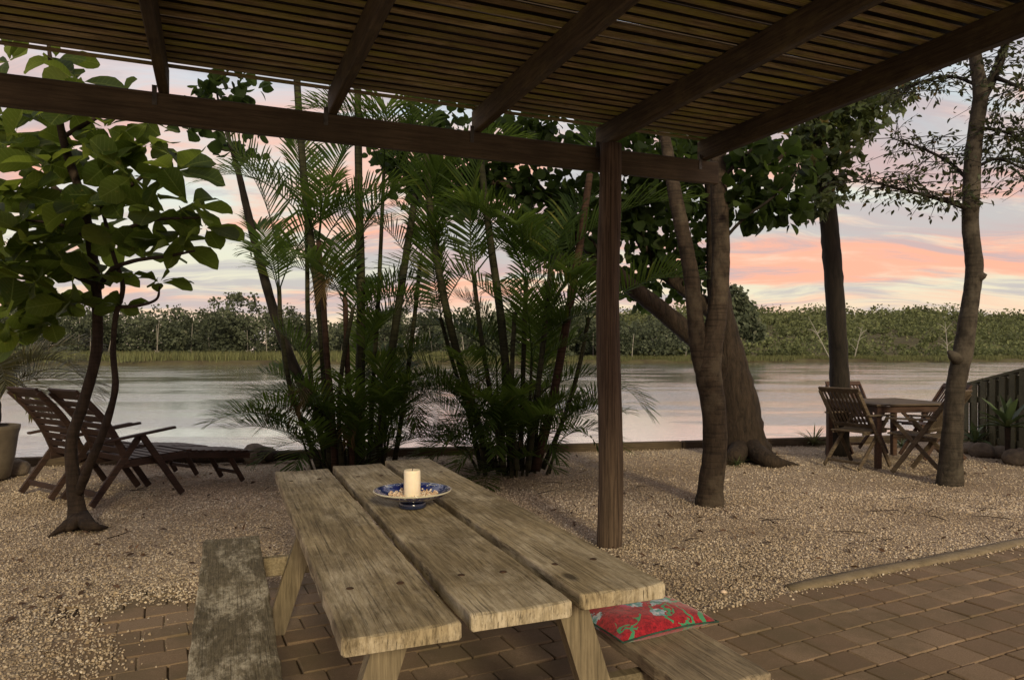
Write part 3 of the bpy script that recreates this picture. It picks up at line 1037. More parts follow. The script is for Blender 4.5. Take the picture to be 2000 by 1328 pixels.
mb = MB()
n = 40
pts = [Vector((0.012 * math.sin(i * 0.2), 0.008 * math.cos(i * 0.17), -0.06 + (BZ1 - 0.002 + 0.06) * i / n)) for i in range(n + 1)]
mb.tube(pts, [0.090 - 0.0135 * i / n + random.uniform(-.0015, .0015) for i in range(n + 1)], 20, True, 0.018)
mb.build('post', BK['post'], perg, smooth=True)
BEAM_T = -0.115
a, b_ = RP(-4.6, BEAM_T, (BZ0 + BZ1) / 2), RP(1.02, BEAM_T, (BZ0 + BZ1) / 2)
MB().bar((0, 0, 0), b_ - a, 0.05, BZ1 - BZ0, bev=0.006).build('beam', W['beam'], perg, loc=a)
for s in (-3.78, -2.83, -1.89, -0.945, 0.0, 0.89):
    a, b_ = RP(s, -0.15, (BZ1 + RZ1) / 2 + 0.002), RP(s, 6.0, (BZ1 + RZ1) / 2 + 0.002)
    MB().bar((0, 0, 0), b_ - a, 0.055 if s < 0.5 else 0.06, RZ1 - BZ1, bev=0.006).build('rafter', W['rafter'], perg, loc=a)
    # hanger strap on the beam face
    st = MB().box((0, 0, 0), (0.026, 0.004, 0.11), Matrix.Rotation(RA, 3, 'Z'))
    st.build('strap', M_STEEL, perg, loc=RP(s - 0.045, BEAM_T + 0.029, BZ1 - 0.02))
# battens: a lower set and an upper set that closes the gaps
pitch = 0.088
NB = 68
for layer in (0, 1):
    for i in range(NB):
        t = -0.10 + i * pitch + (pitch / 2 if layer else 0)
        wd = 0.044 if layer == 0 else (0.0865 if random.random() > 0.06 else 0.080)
        wob = random.uniform(-0.004, 0.004)
        a = RP(-4.3 + random.uniform(-.03, .03), t + wob, RZ1 + 0.0075 + layer * 0.026)
        b_ = RP(1.0 + random.uniform(-.02, .02), t + wob + random.uniform(-0.004, 0.004), RZ1 + 0.0075 + layer * 0.026 + random.uniform(-.001, .001))
        m_ = MB()
        # long thin slat with a slightly warped run and split edges
        d = b_ - a
        segs = 9
        x = d.normalized()
        yv = Vector((0, 0, 1)).cross(x)
        prev = None
        for k in range(segs + 1):
            c = d * (k / segs) + yv * random.uniform(-.0025, .0025) + Vector((0, 0, random.uniform(0, .0015)))
            w2 = wd / 2 * random.uniform(0.93, 1.05)
            ring = [c - yv * w2 - Vector((0, 0, .004)), c + yv * w2 - Vector((0, 0, .004)), c + yv * w2 + Vector((0, 0, .004)), c - yv * w2 + Vector((0, 0, .004))]
            o0 = len(m_.v)
            m_.v += [tuple(q) for q in ring]
            if prev is not None:
                for e in range(4):
                    m_.f.append((prev + e, prev + (e + 1) % 4, o0 + (e + 1) % 4, o0 + e))
            prev = o0
        m_.f += [(3, 2, 1, 0), (prev, prev + 1, prev + 2, prev + 3)]
        # put the grain along the slat: local x along it
        ang = math.atan2(x.y, x.x)
        mi = Matrix.Rotation(-ang, 3, 'Z')
        m_.v = [tuple(mi @ Vector(q)) for q in m_.v]
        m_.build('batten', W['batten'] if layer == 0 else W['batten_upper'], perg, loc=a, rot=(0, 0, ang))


# beams and rafters were built with world-direction boxes: turn them so that local x follows the grain
def regrain(o):
    me = o.data
    vsx = [Vector(q.co) for q in me.vertices]
    far = max(vsx, key=lambda q: q.length)
    ang = math.atan2(far.y, far.x)
    R3 = Matrix.Rotation(-ang, 3, 'Z')
    for q, c in zip(me.vertices, vsx):
        q.co = R3 @ c
    o.rotation_euler = (0, 0, ang)


for o in list(perg.children):
    if o.name.startswith(('beam', 'rafter')):
        regrain(o)
for o in list(sw.children):
    regrain(o)

# ------------------------------------------------------------------ picnic table
TZ, BNZ = 0.727, 0.41
planks_px = [((661, 1250), (900, 1212), (540, 922), (640, 912)),
             ((918, 1201), (1119, 1171), (652, 911), (742, 902)),
             ((1135, 1160), (1310, 1136), (752, 900), (830, 893))]
TA = R(21.7)
tx, ty = Vector((-math.sin(TA), math.cos(TA), 0)), Vector((-math.cos(TA), -math.sin(TA), 0))
cor = [G(*c, TZ) for pk_ in planks_px for c in pk_]
TC = sum(cor, Vector()) / len(cor)
TC.z = 0
pt = thing('picnic_table', 'weathered grey timber picnic table with three thick planks and attached benches', 'table', TC, TA + R(90))


def TL(p):
    q = Vector(p) - TC
    return Vector((q.dot(tx), q.dot(ty), q.z))


def plank(name, x0, x1, y0, y1, ztop, th, mat, parent, seed, wear=0.0028, segs=44):
    """thick worn board along x with rounded, chipped edges"""
    rg = random.Random(seed)
    w = (y1 - y0) / 2
    c = Vector(((x0 + x1) / 2, (y0 + y1) / 2, 0))
    L = x1 - x0
    r = 0.006
    mb = MB()
    rings = []
    cols = 9
    for i in range(segs + 5):
        # end rounding in the first and last rings
        if i == 0:
            xx, shrink = -L / 2, 1.0
        elif i == 1:
            xx, shrink = -L / 2 + 0.003, 0.45
        elif i == segs + 3:
            xx, shrink = L / 2 - 0.003, 0.45
        elif i == segs + 4:
            xx, shrink = L / 2, 1.0
        else:
            xx, shrink = -L / 2 + 0.010 + (L - 0.020) * (i - 2) / (segs), 0.0
        sh = shrink * 0.0035
        j1 = rg.uniform(-wear, wear * 0.3)
        j2 = rg.uniform(-wear, wear * 0.3)
        zt = [rg.uniform(-0.0012, 0.0012) for _ in range(cols)]
        ring = []
        yl, yr = -w - j1 + sh, w + j2 - sh
        top, bot = ztop - sh, ztop - th + sh
        for k in range(cols):
            y = yl + r + (yr - yl - 2 * r) * k / (cols - 1)
            cup = -0.004 * (1 - ((y) / w) ** 2)
            ring.append((xx, y, top + zt[k] + cup))
        ring += [(xx, yr - r * 0.3, top - r * 0.3), (xx, yr, top - r), (xx, yr, bot + r), (xx, yr - r, bot), (xx, yl + r, bot), (xx, yl, bot + r), (xx, yl, top - r), (xx, yl + r * 0.3, top - r * 0.3)]
        rings.append(ring)
    n = len(rings[0])
    for ring in rings:
        mb.v += ring
    for i in range(len(rings) - 1):
        for k in range(n):
            k2 = (k + 1) % n
            mb.f.append((i * n + k, i * n + k2, (i + 1) * n + k2, (i + 1) * n + k))
    mb.f.append(tuple(reversed(range(n))))
    mb.f.append(tuple((len(rings) - 1) * n + k for k in range(n)))
    mb.f = [tuple(reversed(f)) for f in mb.f]
    return mb.build(name, mat, parent, loc=c)


for i, (nl, nr, fl, fr) in enumerate(planks_px):
    q = [TL(G(*c, TZ)) for c in (nl, nr, fl, fr)]
    x0, x1 = (q[0].x + q[1].x) / 2, (q[2].x + q[3].x) / 2
    ya, yb = (q[0].y + q[2].y) / 2, (q[1].y + q[3].y) / 2
    plank('plank', x0, x1, min(ya, yb), max(ya, yb), TZ, 0.045, W['table'], pt, 40 + i)
    if i == 0:
        XN, XF, YL = x0, x1, ya
YR = yb
M_RUST, nt, b, _ = new_mat('rusty_bolt', 0.8, 0.3)
nt.set(b.inputs['Base Color'], nt.ramp(nt.noise(objcoord(nt), 60, 5), [(0.3, (0.02, 0.014, 0.01)), (0.7, (0.085, 0.045, 0.026))]))
bolt_me = MB().lathe([(0.011, -0.004), (0.011, 0.0012), (0.0075, 0.003), (0.004, 0.0034)], 10).mesh('bolt', M_RUST)
for pk_ in [q for q in pt.children if q.name.startswith('plank')]:
    for xb in (XN + 0.33 - pk_.location.x, XF - 0.31 - pk_.location.x):
        for yb_ in (-0.062, 0.07):
            link('bolt', bolt_me, pk_, (xb + random.uniform(-.012, .012), yb_ + random.uniform(-.012, .012), TZ - 0.0035))
lb = [TL(G(*c, BNZ)) for c in ((399, 1056), (512, 1040), (357, 1328), (545, 1328))]
ylo, yhi = (lb[1].y + lb[3].y) / 2, (lb[0].y + lb[2].y) / 2
xf = (lb[0].x + lb[1].x) / 2
o = plank('bench_plank', xf - 2.25, xf, ylo, yhi, BNZ, 0.05, W['bench'], pt, 50, 0.0055)
o['label'] = 'dark lichen-blotched bench plank on the side away from the cushion'
LBY = (ylo + yhi) / 2
q1, q2, q3 = (TL(G(*c, BNZ)) for c in ((1508, 1312), (1310, 1327), (1234, 1265)))
yl2, yh2 = q1.y, (q2.y + q3.y) / 2
o = plank('bench_plank', q1.x, q1.x + 2.25, yl2, yh2, BNZ, 0.045, W['bench_right'], pt, 51, 0.005)
o['label'] = 'pale grey cracked bench plank under the red cushion'
RBY = (yl2 + yh2) / 2
YM = (YL + YR) / 2
for xc in (XN + 0.30, XF - 0.34):
    # cleat under the top, seat beam, two splayed legs
    MB().box((0, 0, 0), (0.05, abs(YL - YR) * 0.86, 0.075), None, 0.005).build('cleat', W['table_leg'], pt, loc=(xc + 0.052, YM, TZ - 0.047 - 0.0375))
    MB().box((0, 0, 0), (0.05, LBY - RBY + 0.20, 0.09), None, 0.006).build('seat_beam', W['table_leg'], pt, loc=(xc + 0.052, (LBY + RBY) / 2, BNZ - 0.052 - 0.045))
    for sy in (-1, 1):
        top_ = Vector((0, YM + sy * 0.24, TZ - 0.048))
        ft = Vector((0, YM + sy * 0.46, 0.0))
        d = (ft - top_).normalized()
        m_ = MB()
        w2 = Vector((0, 0.048, 0))
        hx = Vector((0.024, 0, 0))
        vs = []
        for pnt in (top_, ft):
            for sx, syy in ((-1, -1), (1, -1), (1, 1), (-1, 1)):
                vs.append(pnt + hx * sx + w2 * syy - top_)
        m_.add(vs, [(0, 1, 2, 3), (7, 6, 5, 4), (0, 4, 5, 1), (1, 5, 6, 2), (2, 6, 7, 3), (3, 7, 4, 0)])
        # grain down the leg: build with local x pointing down
        rot = Matrix(((0, 0, -1), (0, 1, 0), (1, 0, 0)))
        m_.v = [tuple(rot @ Vector(q)) for q in m_.v]
        m_.f = [tuple(reversed(f)) for f in m_.f]
        leg = m_.build('leg', W['table_leg'], pt, loc=(xc, top_.y, top_.z))
        leg.rotation_euler = rot.inverted().to_euler()

# ------------------------------------------------------------------ dish, grit, candle, cushion
dp = G(806, 990, TZ)
dish = thing('footed_dish', 'glazed blue and white footed dish on the picnic table', 'dish', dp)
mb = MB().lathe([(0.052, 0.0), (0.056, 0.004), (0.054, 0.018), (0.050, 0.026)], 40)
mb.build('foot', M_GLAZE_DARK, dish, smooth=True)
mb = MB().lathe([(0.046, 0.0262), (0.09, 0.036), (0.135, 0.053), (0.154, 0.066), (0.158, 0.0705), (0.156, 0.0725), (0.150, 0.0715), (0.128, 0.060), (0.105, 0.047), (0.08, 0.040), (0.02, 0.037)], 56)
mb.build('bowl', M_GLAZE, dish, smooth=True)
n = 420
a = RNG.uniform(0, 2 * math.pi, n)
r = 0.098 * np.sqrt(RNG.random(n))
pos = np.column_stack([dp.x + r * np.cos(a), dp.y + r * np.sin(a), TZ + 0.0415 + 0.5 * np.maximum(0, r - 0.075) + RNG.uniform(0, 0.006, n)])
tv = [(1, .1, 0), (-.1, 1, .1), (-1, -.1, 0), (.1, -.9, .05), (.1, .1, .7), (0, 0, -.6)]
tt = [(0, 1, 4), (1, 2, 4), (2, 3, 4), (3, 0, 4), (1, 0, 5), (2, 1, 5), (3, 2, 5), (0, 3, 5)]
V, T = tile(tv, tt, frames(RNG.normal(size=(n, 3)), RNG.normal(size=(n, 3)) + np.array([0, 0, 1.]), RNG.uniform(0.004, 0.0085, n)), pos)
o = link('shell_grit', tri_mesh('shell_grit', V, T, M_SHELL))
tag(o, 'pinkish shell grit scattered inside the blue dish', 'shells', kind='stuff')
cd = thing('pillar_candle', 'thick ivory pillar candle standing in the blue dish', 'candle', dp + Vector((-0.002, 0.0, 0.0385)))
MB().lathe([(0.0325, 0.0), (0.0335, 0.004), (0.0335, 0.100), (0.0325, 0.108), (0.030, 0.112), (0.026, 0.111), (0.012, 0.108), (0.003, 0.107)], 36).build('wax', M_WAX, cd, smooth=True)
MB().tube([(0, 0, 0.104), (0.001, 0, 0.112), (0.004, 0.001, 0.118)], [0.0013, 0.0013, 0.0012], 6).build('wick', M_WICK, cd)

cz = BNZ
cA, cB, cC = G(1217, 1262, 0.45), G(1403, 1216, 0.45), G(1316, 1150, 0.46)
ex = (cB - cA)
ex.z = 0
cw = ex.length
ex.normalize()
ey = Vector((-ex.y, ex.x, 0))
clen = 0.42
cc = cA + ex * cw / 2 + ey * clen / 2
cu = thing('cushion', 'red floral cotton cushion lying on the right bench', 'cushion', (cc.x, cc.y, BNZ), math.atan2(ex.y, ex.x))
n = 28
vs, fs = [], []
for side in (1, -1):
    for j in range(n + 1):
        for i in range(n + 1):
            x, y = -1 + 2 * i / n, -1 + 2 * j / n
            k = max(0.0, (1 - abs(x) ** 2.6) * (1 - abs(y) ** 2.6)) ** 0.5
            pin = 1 - 0.05 * (1 - abs(y) ** 2) * abs(x) - 0.0
            pin2 = 1 - 0.05 * (1 - abs(x) ** 2) * abs(y)
            wr = 0.004 * math.sin(9 * x + 3 * y) * math.sin(7 * y - 2 * x) * k
            z = 0.052 + (0.046 * k * side if side > 0 else 0.047 * k * side) + (wr if side > 0 else 0)
            if side < 0:
                z = max(z, 0.004)
            # the overhanging corner sags a little
            sag = -0.012 * max(0, x - 0.2) ** 2
            vs.append((x * cw / 2 * pin, y * clen / 2 * pin2, z + sag * (1 - 0.0)))
    o0 = 0 if side > 0 else (n + 1) ** 2
    for j in range(n):
        for i in range(n):
            a = o0 + j * (n + 1) + i
            q = (a, a + 1, a + n + 2, a + n + 1)
            fs.append(q if side > 0 else tuple(reversed(q)))
MB().add(vs, fs).build('cover', M_CUSH, cu, smooth=True)
edge = []
for i in range(n + 1):
    edge.append(vs[i])
for j in range(1, n + 1):
    edge.append(vs[j * (n + 1) + n])
for i in range(n - 1, -1, -1):
    edge.append(vs[n * (n + 1) + i])
for j in range(n - 1, -1, -1):
    edge.append(vs[j * (n + 1)])
MB().tube(edge, [0.003] * len(edge), 6).build('piping', M_PIPE, cu, smooth=True)


# ------------------------------------------------------------------ loungers
def lounger(loc, rotz, label):
    t = thing('deck_lounger', label, 'lounger', loc, rotz, 'reclining loungers facing the water')
    hw = 0.29
    D = W['deck']
    bt, bb = Vector((-0.40, 0, 0.99)), Vector((0.0, 0, 0.34))          # back rest top and bottom

    def bp(f):
        # slightly curved recline
        p = bb.lerp(bt, f)
        return p + Vector((0.05, 0, 0.02)) * math.sin(f * math.pi)
    br_, sr_, lr_, ll_ = [], [], [], []
    for sy in (-1, 1):
        m = MB()
        for k in range(8):
            m.bar(bp(k / 8) + Vector((0, sy * hw, 0)), bp((k + 1) / 8) + Vector((0, sy * hw, 0)), 0.028, 0.055, (1, 0, 0.8), 0.003)
        br_.append(m)
        sr_.append(MB().bar((-0.06, sy * (hw - 0.03), 0.335), (0.58, sy * (hw - 0.03), 0.365), 0.026, 0.06))
        # arm, front leg, rear leg (an inverted V that meets under the arm)
        MB().bar((-0.22, sy * (hw + 0.045), 0.565), (0.42, sy * (hw + 0.045), 0.645), 0.06, 0.022).build('arm', D, t)
        ap = Vector((0.12, sy * (hw + 0.03), 0.595))
        MB().bar(ap, (0.50, sy * (hw + 0.03), 0.01), 0.026, 0.058, (1, 0, 0.5)).build('leg', D, t)
        MB().bar(ap + Vector((0, sy * -0.028, 0)), (-0.30, sy * (hw + 0.002), 0.01), 0.026, 0.058, (-1, 0, 0.5)).build('leg', D, t)
        lr_.append(MB().bar((0.58, sy * (hw - 0.062), 0.355), (1.28, sy * (hw - 0.062), 0.275), 0.026, 0.06))
        ll_.append(MB().bar((1.06, sy * (hw - 0.09), 0.29), (1.22, sy * (hw - 0.09), 0.012), 0.026, 0.048, (1, 0, 0.5)))
    tg = (bp(1) - bp(.9)).normalized()
    cp = bp(1) + Vector((0, 0, 0.012))
    backrest = MB().bar(cp - Vector((0, hw + .004, 0)), cp + Vector((0, hw + .004, 0)), 0.06, 0.022, (tg.z, 0, -tg.x), 0.004).build('backrest', D, t)
    seat = MB().bar((0.60, -hw + 0.02, 0.403), (0.60, hw - 0.02, 0.403), 0.05, 0.02).build('seat', D, t)
    leg_rest = MB().bar((1.30, -hw + 0.05, 0.310), (1.30, hw - 0.05, 0.310), 0.05, 0.02).build('leg_rest', D, t)
    for ms_, par, nm in ((br_, backrest, 'rail'), (sr_, seat, 'rail'), (lr_, leg_rest, 'rail'), (ll_, leg_rest, 'leg')):
        for m in ms_:
            m.build(nm, D, par)
    for k in range(9):
        f = 0.07 + 0.86 * k / 8
        p = bp(f)
        tang = (bp(min(1, f + .05)) - bp(f - .05)).normalized()
        nrm = Vector((tang.z, 0, -tang.x))
        h_ = 0.062 if k < 8 else 0.10
        m = MB()
        m.bar((0, -hw + 0.015, 0), (0, hw - 0.015, 0), h_, 0.016, nrm, 0.003)
        m.build('slat', D, backrest, loc=p + Vector((0, 0, 0.0 if k < 8 else 0.02)))
    for k in range(7):
        x = 0.02 + k * 0.082
        MB().bar((0, -hw + 0.02, 0), (0, hw - 0.02, 0), 0.07, 0.018).build('slat', D, seat, loc=(x, 0, 0.374 + 0.047 * x))
    for k in range(8):
        x = 0.67 + k * 0.079
        MB().bar((0, -hw + 0.05, 0), (0, hw - 0.05, 0), 0.066, 0.018).build('slat', D, leg_rest, loc=(x, 0, 0.3955 - 0.114 * (x - 0.58)))
    MB().bar((-0.235, -hw + 0.01, 0.10), (-0.235, hw - 0.01, 0.10), 0.022, 0.05).build('stretcher', D, t)
    MB().bar((1.165, -hw + 0.11, 0.105), (1.165, hw - 0.11, 0.105), 0.022, 0.036).build('stretcher', D, leg_rest)
    return t


fdir = math.atan2(0.80, 0.60)
rear2 = G(178, 992)
fv = Vector((math.cos(fdir), math.sin(fdir), 0))
lv = Vector((-fv.y, fv.x, 0))
l2 = rear2 + lv * 0.29 + fv * 0.30
lounger(l2, fdir, 'reddish brown slatted lounger half hidden behind the forked trunk')
rear1 = G(92, 977)
l1 = rear1 + lv * 0.29 + fv * 0.30
lounger(l1, fdir + 0.06, 'reddish brown slatted lounger nearest the planter pot')


# ------------------------------------------------------------------ teak table and folding chairs
def garden_table(loc, rotz):
    t = thing('square_table', 'square slatted teak garden table by the sea wall', 'table', loc, rotz)
    S = 1.05
    for k in range(9):
        y = (k + 0.5) * S / 9
        MB().bar((0.062, 0, 0), (S - 0.062, 0, 0), S / 9 - 0.006, 0.022).build('top_slat', W['teak'], t, loc=(0, y, 0.735))
    for x in (0.03, S - 0.03):
        MB().bar((0, 0, 0), (0, S, 0), 0.058, 0.026).build('top_border', W['teak'], t, loc=(x, 0, 0.735))
    for (x0, y0, x1, y1) in ((.06, .06, S - .06, .06), (.06, S - .06, S - .06, S - .06), (.06, .06, .06, S - .06), (S - .06, .06, S - .06, S - .06)):
        MB().bar((x0, y0, 0.68), (x1, y1, 0.68), 0.022, 0.075).build('apron', W['teak_red'], t)
    for x in (.06, S - .06):
        for y in (.06, S - .06):
            MB().box((0, 0, 0.36), (0.062, 0.062, 0.722), None, 0.005).build('leg', W['teak_red'], t, loc=(x, y, 0))


garden_table(Vector((4.22, 8.29, 0)), R(10))


def folding_chair(loc, rotz, label, mat):
    t = thing('folding_chair', label, 'chair', loc, rotz, 'folding chairs round the teak table')
    hw = 0.25
    top_, foot = Vector((-0.34, 0, 0.90)), Vector((0.26, 0, 0.012))
    a0, r0 = Vector((0.27, 0, 0.60)), Vector((-0.30, 0, 0.012))
    for sy in (-1, 1):
        MB().bar(top_ + Vector((0, sy * hw, 0)), foot + Vector((0, sy * hw, 0)), 0.024, 0.048, (1, 0, .5)).build('leg', mat, t)
        MB().bar(a0 + Vector((0, sy * (hw - 0.028), 0)), r0 + Vector((0, sy * (hw - 0.028), 0)), 0.024, 0.045, (-1, 0, .5)).build('leg', mat, t)
        MB().bar((-0.20, sy * (hw + 0.02), 0.625), (0.32, sy * (hw + 0.02), 0.615), 0.05, 0.02).build('arm', mat, t)
    lo = top_.lerp(foot, 0.46)
    tr_ = top_ + Vector((0, 0, 0.012))
    yy = Vector((0, 1, 0))
    backrest = MB().bar(tr_ - yy * (hw + .012), tr_ + yy * (hw + .012), 0.026, 0.062, (-.5, 0, .8)).build('backrest', mat, t)
    MB().bar(lo - yy * (hw - .012), lo + yy * (hw - .012), 0.022, 0.05, (-.5, 0, .8)).build('rail', mat, backrest)
    seat = MB().bar((0.304, -hw + 0.03, 0.442), (0.304, hw - 0.03, 0.442), 0.05, 0.02).build('seat', mat, t)
    for sy in (-1, 1):
        MB().bar((-0.18, sy * (hw - 0.055), 0.405), (0.27, sy * (hw - 0.055), 0.422), 0.02, 0.034).build('rail', mat, seat)
    for k in range(9):
        y = -hw + 0.05 + (2 * hw - 0.1) * k / 8
        MB().bar(top_ + Vector((0.012, y, -0.015)), lo + Vector((0, y, 0.02)), 0.026, 0.011, (1, 0, .5), 0.002).build('slat', mat, backrest)
    for k in range(8):
        x = -0.16 + 0.058 * k
        MB().bar((0, -hw + 0.03, 0), (0, hw - 0.03, 0), 0.046, 0.016).build('slat', mat, seat, loc=(x, 0, 0.43 + 0.04 * x))
    MB().bar((-0.245, -hw + 0.04, 0.075), (-0.245, hw - 0.04, 0.075), 0.018, 0.032).build('stretcher', mat, t)
    return t


folding_chair(Vector((4.10, 8.52, 0)), R(30), 'grey folding teak chair turned side-on at the near end of the table', W['teak'])
folding_chair(Vector((4.70, 9.74, 0)), R(-82), 'red-brown folding chair on the water side of the table', W['teak_red'])
folding_chair(Vector((4.60, 7.95, 0)), R(128), 'dark folding chair half hidden by the crooked grey trunk', W['teak'])
folding_chair(Vector((5.38, 9.2, 0)), R(184), 'folding chair of which only a corner shows beyond the crooked trunk', W['teak_red'])

# ------------------------------------------------------------------ fence
fx0, fx1 = Vector((6.62, 10.75, 0)), Vector((6.75, 6.4, 0))
fen = thing('paling_fence', 'greenish timber paling fence with a sloping top along the yard side', 'fence', fx0)
fd = (fx1 - fx0)
FL_ = fd.length
fdn = fd.normalized()
sidev = Vector((fdn.y, -fdn.x, 0))


def ftop(s):
    return 0.80 + min(s, 2.4) * 0.215


for s in (0.0, 1.5, 3.0, 4.3):
    MB().box((0, 0, ftop(s) / 2 - 0.05), (0.09, 0.09, ftop(s) + 0.0), None, 0.005).build('post', W['fence'], fen, loc=fdn * s)
for zf in (0.16, 0.78):
    MB().bar(Vector((0, 0, ftop(0) * zf)), fdn * FL_ + Vector((0, 0, ftop(FL_) * zf)), 0.04, 0.08).build('rail', W['fence'], fen, loc=sidev * 0.066)
nseg = 6
for k in range(nseg):
    s0, s1 = FL_ * k / nseg, FL_ * (k + 1) / nseg
    MB().bar(fdn * s0 + Vector((0, 0, ftop(s0) + 0.012)), fdn * s1 + Vector((0, 0, ftop(s1) + 0.012)), 0.16, 0.04).build('capping', W['fence'], fen, loc=sidev * -0.02)
s = 0.06
k = 0
while s < FL_ - 0.05:
    h_ = ftop(s) - 0.03
    side = -0.058 if k % 2 else 0.100
    MB().box((0, 0, h_ / 2 + 0.01), (0.112, 0.016, h_ - 0.01), Matrix.Rotation(math.atan2(fdn.y, fdn.x), 3, 'Z'), 0.002).build('paling', W['fence'], fen, loc=fdn * s + sidev * side)
    s += 0.092
    k += 1


# ------------------------------------------------------------------ trees
def tree_root(name, label, base):
    t = thing(name, label, 'tree', base)
    return t


def rel(t, pts):
    o = Vector(t.location)
    return [Vector(p) - o for p in pts]


# broad-leaved forked tree on the left
b0 = G(157, 1025)
T1 = tree_root('broadleaf_tree', 'forked slim tree with very large leaves left of the picnic table', b0)
D1 = b0.y
mb = MB()
limb(mb, rel(T1, [P(157, 1032, D1), P(150, 990, D1), P(143, 930, D1), P(140, 860, D1), P(165, 780, D1), P(188, 690, D1), P(190, 600, D1), P(181, 500, D1), P(160, 390, D1 - .1), P(128, 290, D1 - .15), P(108, 190, D1 - .2), P(95, 90, D1 - .2)]),
     [0.105, 0.062, 0.052, 0.043, 0.041, 0.040, 0.038, 0.036, 0.033, 0.029, 0.023, 0.013], 14, 7, 0.03, 0.05)
for (u, v, r_) in ((95, 1048, .016), (210, 1030, .02), (120, 1035, .02), (190, 1022, .02)):
    limb(mb, rel(T1, [P(157, 1010, D1), G(int(157 + (u - 157) * .5), 1028, 0.03), G(u, v, -0.01)]), [0.07, 0.035, r_ * .5], 8, 4)
mb.build('trunk', BK['brown'], T1, smooth=True)
D1b = D1 - 0.12
T1B = []
for pts, rads in (
    ([P(152, 965, D1), P(178, 900, D1b), P(203, 840, D1b), P(225, 760, D1b), P(221, 690, D1b), P(226, 620, D1b), P(240, 560, D1b), P(222, 500, D1b), P(205, 430, D1b), P(190, 380, D1b)], [0.038, 0.034, 0.030, 0.024, 0.021, 0.020, 0.018, 0.016, 0.014, 0.009]),
    ([P(228, 600, D1b), P(270, 597, D1b - .1), P(305, 585, D1b - .2), P(312, 560, D1b - .25)], [0.014, 0.012, 0.010, 0.006]),
    ([P(190, 570, D1), P(215, 530, D1b), P(260, 510, D1b - .2), P(330, 500, D1b - .4), P(380, 490, D1b - .5)], [0.022, 0.018, 0.015, 0.012, 0.007]),
    ([P(188, 555, D1), P(140, 535, D1 + .1), P(90, 510, D1 + .2), P(20, 505, D1 + .3)], [0.03, 0.025, 0.02, 0.012]),
    ([P(170, 440, D1), P(110, 370, D1 + .2), P(60, 330, D1 + .3), P(10, 320, D1 + .4)], [0.028, 0.022, 0.016, 0.01]),
    ([P(168, 420, D1), P(230, 380, D1 - .2), P(300, 330, D1 - .3), P(345, 300, D1 - .3)], [0.024, 0.018, 0.013, 0.008]),
    ([P(120, 270, D1), P(190, 230, D1 - .1), P(250, 200, D1 - .2)], [0.02, 0.015, 0.008]),
    ([P(118, 240, D1), P(70, 200, D1 + .1), P(20, 180, D1 + .2)], [0.02, 0.015, 0.008]),
    ([P(176, 470, D1), P(120, 440, D1 - .3), P(50, 430, D1 - .4)], [0.018, 0.014, 0.008]),
    ([P(180, 480, D1), P(240, 450, D1 - .2), P(300, 430, D1 - .4), P(390, 425, D1 - .5)], [0.02, 0.016, 0.012, 0.007]),
):
    m = MB()
    limb(m, rel(T1, pts), rads, 9, 6, 0.03, 0.08)
    T1B.append((pts, m.build('branch', BK['brown'], T1, smooth=True)))
ros = [(235, 195, -.2), (140, 215, -.2), (45, 200, .2), (290, 285, -.3), (225, 310, -.2), (340, 335, -.35), (90, 360, .2), (215, 385, -.1), (400, 445, -.5), (300, 420, -.4), (120, 455, -.3),
       (235, 465, -.2), (15, 325, .35), (40, 440, -.3), (60, 515, .2), (140, 540, .0), (30, 600, .2), (8, 540, .3), (240, 600, -.1), (312, 552, -.25), (60, 290, .3), (10, 220, .3), (150, 160, -.2), (255, 345, -.4),
       (340, 480, -.45), (170, 340, .2), (100, 580, .1), (5, 400, .1), (280, 500, -.3), (205, 250, -.15), (110, 120, 0), (20, 120, .2), (60, 640, .2), (190, 470, .3), (370, 400, -.4), (160, 400, -.35), (30, 260, .1), (75, 420, .25), (10, 480, -.2), (90, 480, -.2), (150, 290, .2), (270, 390, .1), (190, 300, -.3), (25, 560, -.1), (90, 600, .3), (330, 420, -.1), (290, 240, -.2), (120, 510, .3), (20, 520, -.35), (75, 550, -.3), (130, 590, -.2), (15, 620, -.3), (50, 590, .35), (110, 430, .3), (60, 470, -.4), (25, 380, -.3), (70, 380, -.2), (10, 290, -.2), (95, 320, -.3), (40, 650, 0), (100, 630, -.1), (200, 540, -.2)]
meshes = [tri_mesh('leaf', np.array(v_), np.array(t_), LF['almond']) for v_, t_ in BIG_LEAF]
for me in meshes:
    me.shade_smooth()
rg = random.Random(4)
for (u, v, dd) in ros:
    c = P(u, v, D1 + dd)
    small = 0.62 if (u, v) in ((312, 552), (235, 195), (240, 600)) else 1.0
    ax = Vector((rg.uniform(-.5, .5), rg.uniform(-.6, .3), 1)).normalized()
    n = rg.randint(6, 8)
    holder = min(T1B, key=lambda e: min((Vector(p_) - c).length for p_ in e[0]))[1]
    for k in range(n):
        a = 2 * math.pi * (k / n) + rg.uniform(-.35, .35)
        u1 = ax.orthogonal().normalized()
        u2 = ax.cross(u1)
        el = rg.uniform(-0.35, 0.75)
        dr = (u1 * math.cos(a) + u2 * math.sin(a)) * math.cos(el) + ax * math.sin(el)
        y = ax.cross(dr).normalized()
        z = dr.cross(y)
        s_ = rg.uniform(0.20, 0.34) * small
        q = link('leaf', rg.choice(meshes), holder)
        mt = Matrix((dr, y, z)).transposed() @ Matrix.Rotation(rg.uniform(-1.0, 1.0), 3, 'X')
        q.matrix_local = Matrix.Translation(c + dr * 0.02 - b0) @ (mt * s_).to_4x4()

